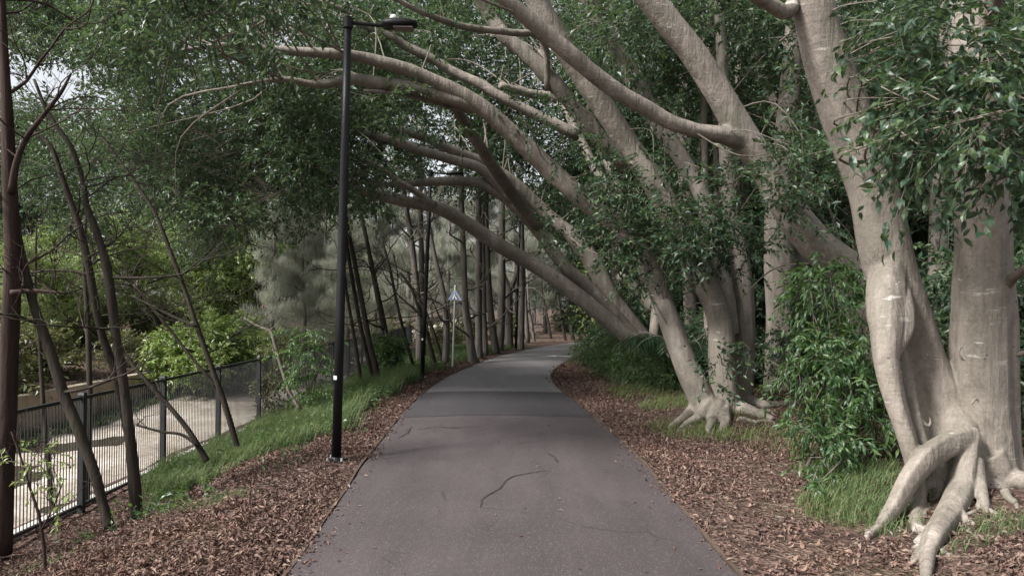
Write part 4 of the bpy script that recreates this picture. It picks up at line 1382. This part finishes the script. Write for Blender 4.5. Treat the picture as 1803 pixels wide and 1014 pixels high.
bd = bush("bush", 2.0, 1.2, 42, .11, 'leaf_fig', 51, "b")
place(bd, [(1098, 19, .8), (1135, 17.5, .8), (1180, 19, 1.1), (1240, 14, .7), (1330, 15, .9), (1420, 14, .9), (1500, 12, .9), (1600, 13, 1.1), (1690, 9.5, .9), (1770, 9, 1.0), (1850, 8, 1.0), (1300, 20, 1.4), (1450, 19, 1.4), (1580, 18, 1.4), (1730, 14, 1.3), (1190, 24, 1.4)],
      "dark leafy understory bush among the fig trunks", "dark understory bushes in the grove")
bl = bush("bush", 1.4, 1.0, 40, .12, 'leaf_shrub', 52, "b", droop=.55, W=.28)
place(bl, [(1092, 16.5, .6), (1122, 15, .6), (1150, 14.3, .6), (1180, 13.6, .5), (1070, 19, .7)], "low green fern-like bush under the sprawling limbs by the path edge", "low green bushes under the sprawling fig")
bb = bush("bush", 2.4, 1.5, 60, .2, 'leaf_light', 53, "b", droop=.3)
place(bb, [(345, 23, .85), (410, 24.5, 1.0), (455, 27, .7)], "bright yellow-green bush spilling over the canal wall", "bright bushes on the canal wall")
bw = bush("bush", 1.3, .9, 26, .16, 'leaf_dull', 54, "b", droop=.2)
place(bw, [(235, 23, .8), (70, 20, 1.2), (-40, 17, 1.3), (160, 26, 1.3), (290, 30, 1.2), (560, 30, 1.2), (700, 36, 1.2), (770, 30, .8), (830, 33, .8), (890, 37, .9), (1000, 44, 1.1)], "dull olive bush on the far creek bank", "olive bushes on the far bank")

# the big shrub between B and A
sb = P(1480, 800, 7.4)
sb[2] = H(sb[0], sb[1])
shrub = empty("shrub", sb, "big glossy green shrub with drooping lance leaves, left of the massive fig", "shrub")
m, mc = MB(), MB()
for (px, py, d, r) in ((1440, 540, 7.6, .32), (1490, 560, 7.5, .34), (1530, 600, 7.3, .28), (1470, 620, 7.3, .36), (1420, 600, 7.4, .3), (1400, 650, 7.3, .28), (1450, 680, 7.1, .36), (1510, 680, 7.1, .34), (1540, 720, 7.0, .26), (1430, 740, 7.0, .3),
                       (1480, 750, 6.9, .32), (1420, 790, 6.7, .24), (1440, 830, 6.5, .2), (1520, 780, 6.8, .26), (1475, 500, 7.7, .28), (1415, 530, 7.7, .26), (1555, 660, 7.2, .24), (1500, 640, 7.2, .3), (1400, 570, 7.6, .2), (1460, 800, 6.7, .24), (1365, 620, 7.4, .12), (1375, 700, 7.2, .13), (1395, 850, 6.4, .12), (1430, 870, 6.3, .1), (1380, 530, 7.7, .12), (1450, 460, 7.7, .13), (1520, 470, 7.6, .14), (1560, 560, 7.4, .13), (1410, 760, 6.8, .14)):
    r *= rng.uniform(.7, 1.0)
    c = P(px + 18 + rng.normal() * 12, py + rng.normal() * 12, d + rng.normal() * .12)
    clump(mc, c, r, int(44 * (r / .3) ** 2), .095, .027, nl=10, droop=.8, hi=True, tl=(.14, .32))
    m.tube([sb + rng.normal(size=3) * [.15, .15, 0] - [0, 0, .1], (sb + c) / 2 + [rng.normal() * .1, 0, .1], c], [.014, .010, .004], sides=6, sub=4, caps=False)
m.build("stem", [M['twig']], shrub, sb)
mc.build("foliage", [M['leaf_shrub'], M['twig']], shrub, sb)

# dead branch on the canal wall
wb = P(288, 655, 24)
snag = MB()
for k in range(5):
    bare_twigs(snag, wb + rng.normal(size=3) * [.12, .1, .02], (rng.normal() * .5, -.3, .9), .55, .03, depth=1, n=4, seed=700 + k)
sn = snag.build("dead_branch", [M['slim']], base=wb)
tag(sn, "small dark tangle of dead branch lying over the far canal wall", "branch")

# leafy plant and vine on the left bank
pb = ground(545, 712)
plant = empty("feathery_plant", pb, "bright green feathery sapling on the bank, left of the first lamp post", "plant")
m, mc = MB(), MB()
for k in range(64):
    c = P(rng.normal(543, 21), rng.uniform(572, 690), 11.3 + rng.normal() * .15)
    a = rng.uniform(0, 6.28)
    sprays(mc, c[None], np.array([[math.cos(a), math.sin(a) * .6, -.15]]), .34, 26, .075, .02, droop=.55, spread=1.1, hi=True)
for k in range(6):
    c = P(rng.normal(543, 20), rng.uniform(575, 650), 11.3)
    m.tube([pb - [0, 0, .1], (pb + c) / 2 + [rng.normal() * .06, 0, 0], c], [.016, .011, .005], sides=6, sub=4, caps=False)
m.build("stem", [M['twig']], plant, pb)
mc.build("foliage", [M['leaf_shrub'], M['twig']], plant, pb)

vb = np.array([FX - .1, 13.6, float(H(FX, 13.6))])
vine = empty("vine", vb, "yellow-olive vine draped over the fence beside the feathery sapling", "vine")
m, mc = MB(), MB()
for k in range(16):
    c = P(rng.normal(482, 15), rng.uniform(590, 720), 13.4 + rng.normal() * .12)
    clump(mc, c, .2, 12, .07, .035, nl=8, droop=.6, tl=(.12, .25))
for k in range(4):
    c = P(482 + rng.normal() * 14, 600, 13.4)
    m.tube([vb, (vb + c) / 2 + [rng.normal() * .1, 0, .05], c], [.012, .009, .004], sides=5, sub=4, caps=False)
m.build("stem", [M['twig']], vine, vb)
mc.build("foliage", [M['leaf_dull'], M['twig']], vine, vb)

ib = ground(685, 655)
ivy = empty("climbing_plant", ib, "dark leafy climber wrapping the foot of a leaning trunk left of the second lamp post", "plant")
m, mc = MB(), MB()
for k in range(14):
    c = P(683 + rng.normal() * 12, rng.uniform(580, 650), 17.2 + rng.normal() * .1)
    clump(mc, c, .22, 12, .11, .05, nl=8, droop=.5, tl=(.15, .3))
m.tube([ib - [0, 0, .1], P(682, 620, 17.3), P(678, 580, 17.3)], [.02, .015, .008], sides=6, sub=4)
m.build("stem", [M['twig']], ivy, ib)
mc.build("foliage", [M['leaf_shrub'], M['twig']], ivy, ib)

# palm deep in the shade
kb = P(1205, 640, 13.5)
kb[2] = H(kb[0], kb[1])
palm = empty("palm", kb, "dark low palm with hanging fronds in the shade between the two leaning stems", "palm")
m, mc = MB(), MB()
m.tube([kb - [0, 0, .2], kb + [0, 0, .5]], [.12, .1], sides=10, sub=1)
for k in range(13):
    a = k * 2.4
    d0 = np.array([math.cos(a), math.sin(a), 0])
    t = np.linspace(0, 1, 26)[:, None]
    ln = rng.uniform(1.2, 1.8)
    rib = kb + [0, 0, .5] + d0 * ln * t * .8 + np.array([0, 0, 1.0]) * ln * (1.1 * t - .95 * t ** 2)
    m.tube(rib[::5], np.linspace(.014, .004, len(rib[::5])), sides=5, sub=3, caps=False)
    for s in (-1, 1):
        sd2 = np.cross(d0, [0, 0, 1]) * s
        ax = d0 * .5 + sd2 * .7 + rng.normal(size=(26, 3)) * .1 - np.array([0, 0, .6])
        leaves(mc, rib, ax, np.tile([0, 0, 1.], (26, 1)) + d0 * .2, .42 * np.sin(np.linspace(.5, 2.9, 26)) + .05, .03)
m.build("trunk", [M['oak']], palm, kb, smooth_shade=True)
mc.build("frond", [M['leaf_fig']], palm, kb)

# ---------------------------------------------------------------- grass and litter
def blades(mb, x, y, h, w=.006, lean=.5, mat=0):
    n = len(x)
    z = H(x, y)
    a = rng.uniform(0, 6.28, n)
    d = np.stack([np.cos(a), np.sin(a), 0 * a], 1)
    s = np.stack([-np.sin(a + .7), np.cos(a + .7), 0 * a], 1)
    h = np.broadcast_to(h, n) * rng.uniform(.5, 1.25, n)
    ln = (rng.uniform(.15, 1.0, n) * lean)[:, None]
    hh = h[:, None]
    p0 = np.stack([x, y, z - .01], 1)
    p1 = p0 + np.array([0, 0, 1.]) * hh * .5 + d * hh * ln * .25
    p2 = p0 + np.array([0, 0, 1.]) * hh * (.95 - .35 * ln) + d * hh * ln * .8
    w = np.broadcast_to(w, n)[:, None] / 2
    v = np.stack([p0 - s * w, p0 + s * w, p1 + s * w * .85, p1 - s * w * .85, p2], 1).reshape(-1, 3)
    i = (np.arange(n) * 5)[:, None, None]
    mb.add(v, quads=(np.array([[(0, 1, 2, 3)]]) + i).reshape(-1, 4), tris=(np.array([[(3, 2, 4)]]) + i).reshape(-1, 3), mat=mat)


def scatter(n, x0, x1, y0, y1, keep):
    x, y = rng.uniform(x0, x1, n), rng.uniform(y0, y1, n)
    k = keep(x, y) > rng.random(n)
    return x[k], y[k]


def patch_fn(cs):
    def f(x, y):
        v = np.zeros_like(x)
        for cx_, cy_, rx, ry in cs:
            v = np.maximum(v, np.clip(1.6 - 1.6 * (((x - cx_) / rx) ** 2 + ((y - cy_) / ry) ** 2), 0, 1))
        return v * np.clip(vnoise(x, y, 1.8) * 1.8 - .1, .15, 1)
    return f


gm = MB()
gb = lambda x, y: y - np.where(x > -3.65, 7.15 + 1.15 * (x + 3.65), 7.15 - 1.9 * (x + 3.65)) + (vnoise(x, y, 2.1) - .5) * .9
left = lambda x, y: smooth(-2.05, -2.5, x + (vnoise(x, y, 1.5) - .5) * .5) * smooth(0, .7, gb(x, y)) * np.clip(vnoise(x, y, 2.6) * 2.4 - .3, .08, 1)
x, y = scatter(125000, -4.45, -1.9, 6.9, 17.5, left)
blades(gm, x, y, .15 + .33 * vnoise(x, y, 1.9), .008, 1.2)
left2 = lambda x, y: smooth(-.35, -1.1, x - XL(y)) * np.clip(vnoise(x, y, .9) * 2 - .25, .1, 1)
x, y = scatter(26000, -4.5, 1.0, 15, 28, left2)
blades(gm, x, y, .2, .012, .9)
x, y = scatter(2500, -3.7, -2.0, 5.2, 6.9, patch_fn([(-2.35, 6.2, .3, .22), (-2.7, 6.1, .25, .18), (-3.6, 5.6, .4, .3)]))
blades(gm, x, y, .09, .006, 1.0)
tag(gm.build("grass", [M['grass']]), kind="stuff")

gm = MB()
pr1 = [ground(1150, 700), ground(1190, 712), ground(1120, 690), ground(1350, 765), ground(1400, 775), ground(1320, 750), ground(1240, 760)]
x, y = scatter(60000, 1.0, 6.5, 6.5, 16, patch_fn([(p[0], p[1], .75, .9) for p in pr1]))
k = (vnoise(x + 3, y, 3.3) * 1.9 - .15) > rng.random(len(x))
x, y = x[k], y[k]
blades(gm, x, y, .17, .007, 1.35)
tag(gm.build("grass", [M['grass_yellow']]), kind="stuff")
gm = MB()
pr2 = [(*ground(1500, 900)[:2], .42, .5), (*ground(1540, 860)[:2], .5, .6), (*ground(1580, 940)[:2], .25, .2), (*ground(1500, 840)[:2], .45, .5)]
x, y = scatter(22000, 2.2, 4.5, 4.4, 8, patch_fn(pr2))
blades(gm, x, y, .17, .006, 1.0)
pr3 = [(*ground(1790, 930)[:2], .35, .22), (*ground(1670, 950)[:2], .2, .15), (*ground(1700, 965)[:2], .22, .12), (*ground(1745, 945)[:2], .25, .15)]
x, y = scatter(5000, 2.5, 4.8, 4.2, 6.2, patch_fn(pr3))
blades(gm, x, y, .16, .006, 1.3)
x, y = scatter(9000, -10.95, -10.2, 8, 60, lambda x, y: np.clip(vnoise(x, y, .6) * 2 - .3, 0, 1))
z0 = H(x, y)
blades(gm, x, y, .25, .03, 1.0)
tag(gm.build("grass", [M['grass']]), kind="stuff")

gc = MB()
x, y = scatter(15000, -4.4, .5, 9.0, 26, lambda x, y: smooth(-.3, -.9, x - XL(y)) * np.clip(vnoise(x, y, 1.4) * 2.6 - 1.0, 0, 1))
n = len(x)
clumpo = np.stack([x, y, H(x, y) + .02], 1)
sprays(gc, clumpo, rng.normal(size=(n, 3)) * .6 + [0, 0, 1.0], rng.uniform(.08, .28, n), 6, .06, .035, .3, twig_r=.002)
x, y = scatter(700, -4.4, -2.2, 6.2, 9.5, lambda x, y: np.clip(vnoise(x, y, 1.9) * 3 - 1.6, 0, 1))
n = len(x)
sprays(gc, np.stack([x, y, H(x, y) + .02], 1), rng.normal(size=(n, 3)) * .6 + [0, 0, 1.0], rng.uniform(.08, .25, n), 6, .05, .028, .3, twig_r=.002)
tag(gc.build("ground_cover", [M['leaf_shrub'], M['twig']]), kind="stuff")

lm = MB()


def litter(n, fx, y0, y1, keep=None, s=(.018, .062)):
    y = y0 * (y1 / y0) ** rng.random(n)
    x = fx(y, rng.random(n))
    if keep is not None:
        k = keep(x, y) > rng.random(n)
        x, y = x[k], y[k]
    n = len(x)
    L = s[0] + (s[1] - s[0]) * rng.random(n) ** 1.3 * (1 + .04 * np.maximum(0, y - 8))
    a = rng.uniform(0, 6.28, n)
    ax = np.stack([np.cos(a), np.sin(a), rng.normal(size=n) * .4], 1)
    nr = np.stack([rng.normal(size=n) * .5, rng.normal(size=n) * .5, np.ones(n)], 1)
    pos = np.stack([x, y, H(x, y) + .004 + rng.random(n) ** 2 * .03], 1)
    leaves(lm, pos, ax, nr, L, L * rng.uniform(.22, .48, n), fold=rng.choice([-.6, .5, .9]), bend=rng.choice([-.25, .2, .35]), hi=True)


bare = lambda x, y: np.clip(vnoise(x, y, 1.1) * 1.5 + vnoise(x + 7, y, 3.7) * 1.1 - .65, .10, 1)
for _ in range(5):
    litter(27000, lambda y, u: XL(y) + .1 - 3.3 * u ** 1.2, 3.6, 22, lambda x, y: np.where(x > FX + .1, 1.0, .3) * bare(x, y) * np.where(x > XL(y) - .02, .3, 1))
    litter(34000, lambda y, u: XR(y) - .1 + 4.3 * u ** 1.2, 3.4, 22, lambda x, y: bare(x, y) * np.where(x < XR(y) + .02, .3, 1))
n = 900
yy_, uu_ = 3.6 * (16 / 3.6) ** rng.random(n), rng.random(n)
xx_ = np.where(rng.random(n) < .5, XL(yy_) - .05 - 2.4 * uu_, XR(yy_) + .05 + 3 * uu_)
a_ = rng.uniform(0, 6.28, n)
p_ = np.stack([xx_, yy_, H(xx_, yy_) + .012], 1)
l_ = rng.uniform(.05, .3, n)[:, None]
q_ = p_ + np.stack([np.cos(a_), np.sin(a_), rng.normal(size=n) * .06], 1) * l_
q_[:, 2] = np.maximum(q_[:, 2], H(q_[:, 0], q_[:, 1]) + .008)
sticks(lm, p_, q_, .0028, mat=1)
tag(lm.build("fallen_leaves", [M['litter'], M['twig']]), kind="stuff")
lm = MB()
n = 170
y = 4.2 * (18 / 4.2) ** rng.random(n)
u = rng.random(n)
u = np.where(rng.random(n) < .6, np.where(u < .5, u * .2, 1 - (1 - u) * .2), u)
x = XL(y) + (XR(y) - XL(y)) * u
a = rng.uniform(0, 6.28, n)
leaves(lm, np.stack([x, y, path_z(x, y) + .006], 1), np.stack([np.cos(a), np.sin(a), .05 + 0 * a], 1), np.stack([rng.normal(size=n) * .2, rng.normal(size=n) * .2, 1 + 0 * a], 1), rng.uniform(.025, .06, n), rng.uniform(.01, .022, n))
tag(lm.build("fallen_leaves", [M['litter']]), kind="stuff")
print("verts", sum(len(m.vertices) for m in bpy.data.meshes), "objects", len(bpy.data.objects))
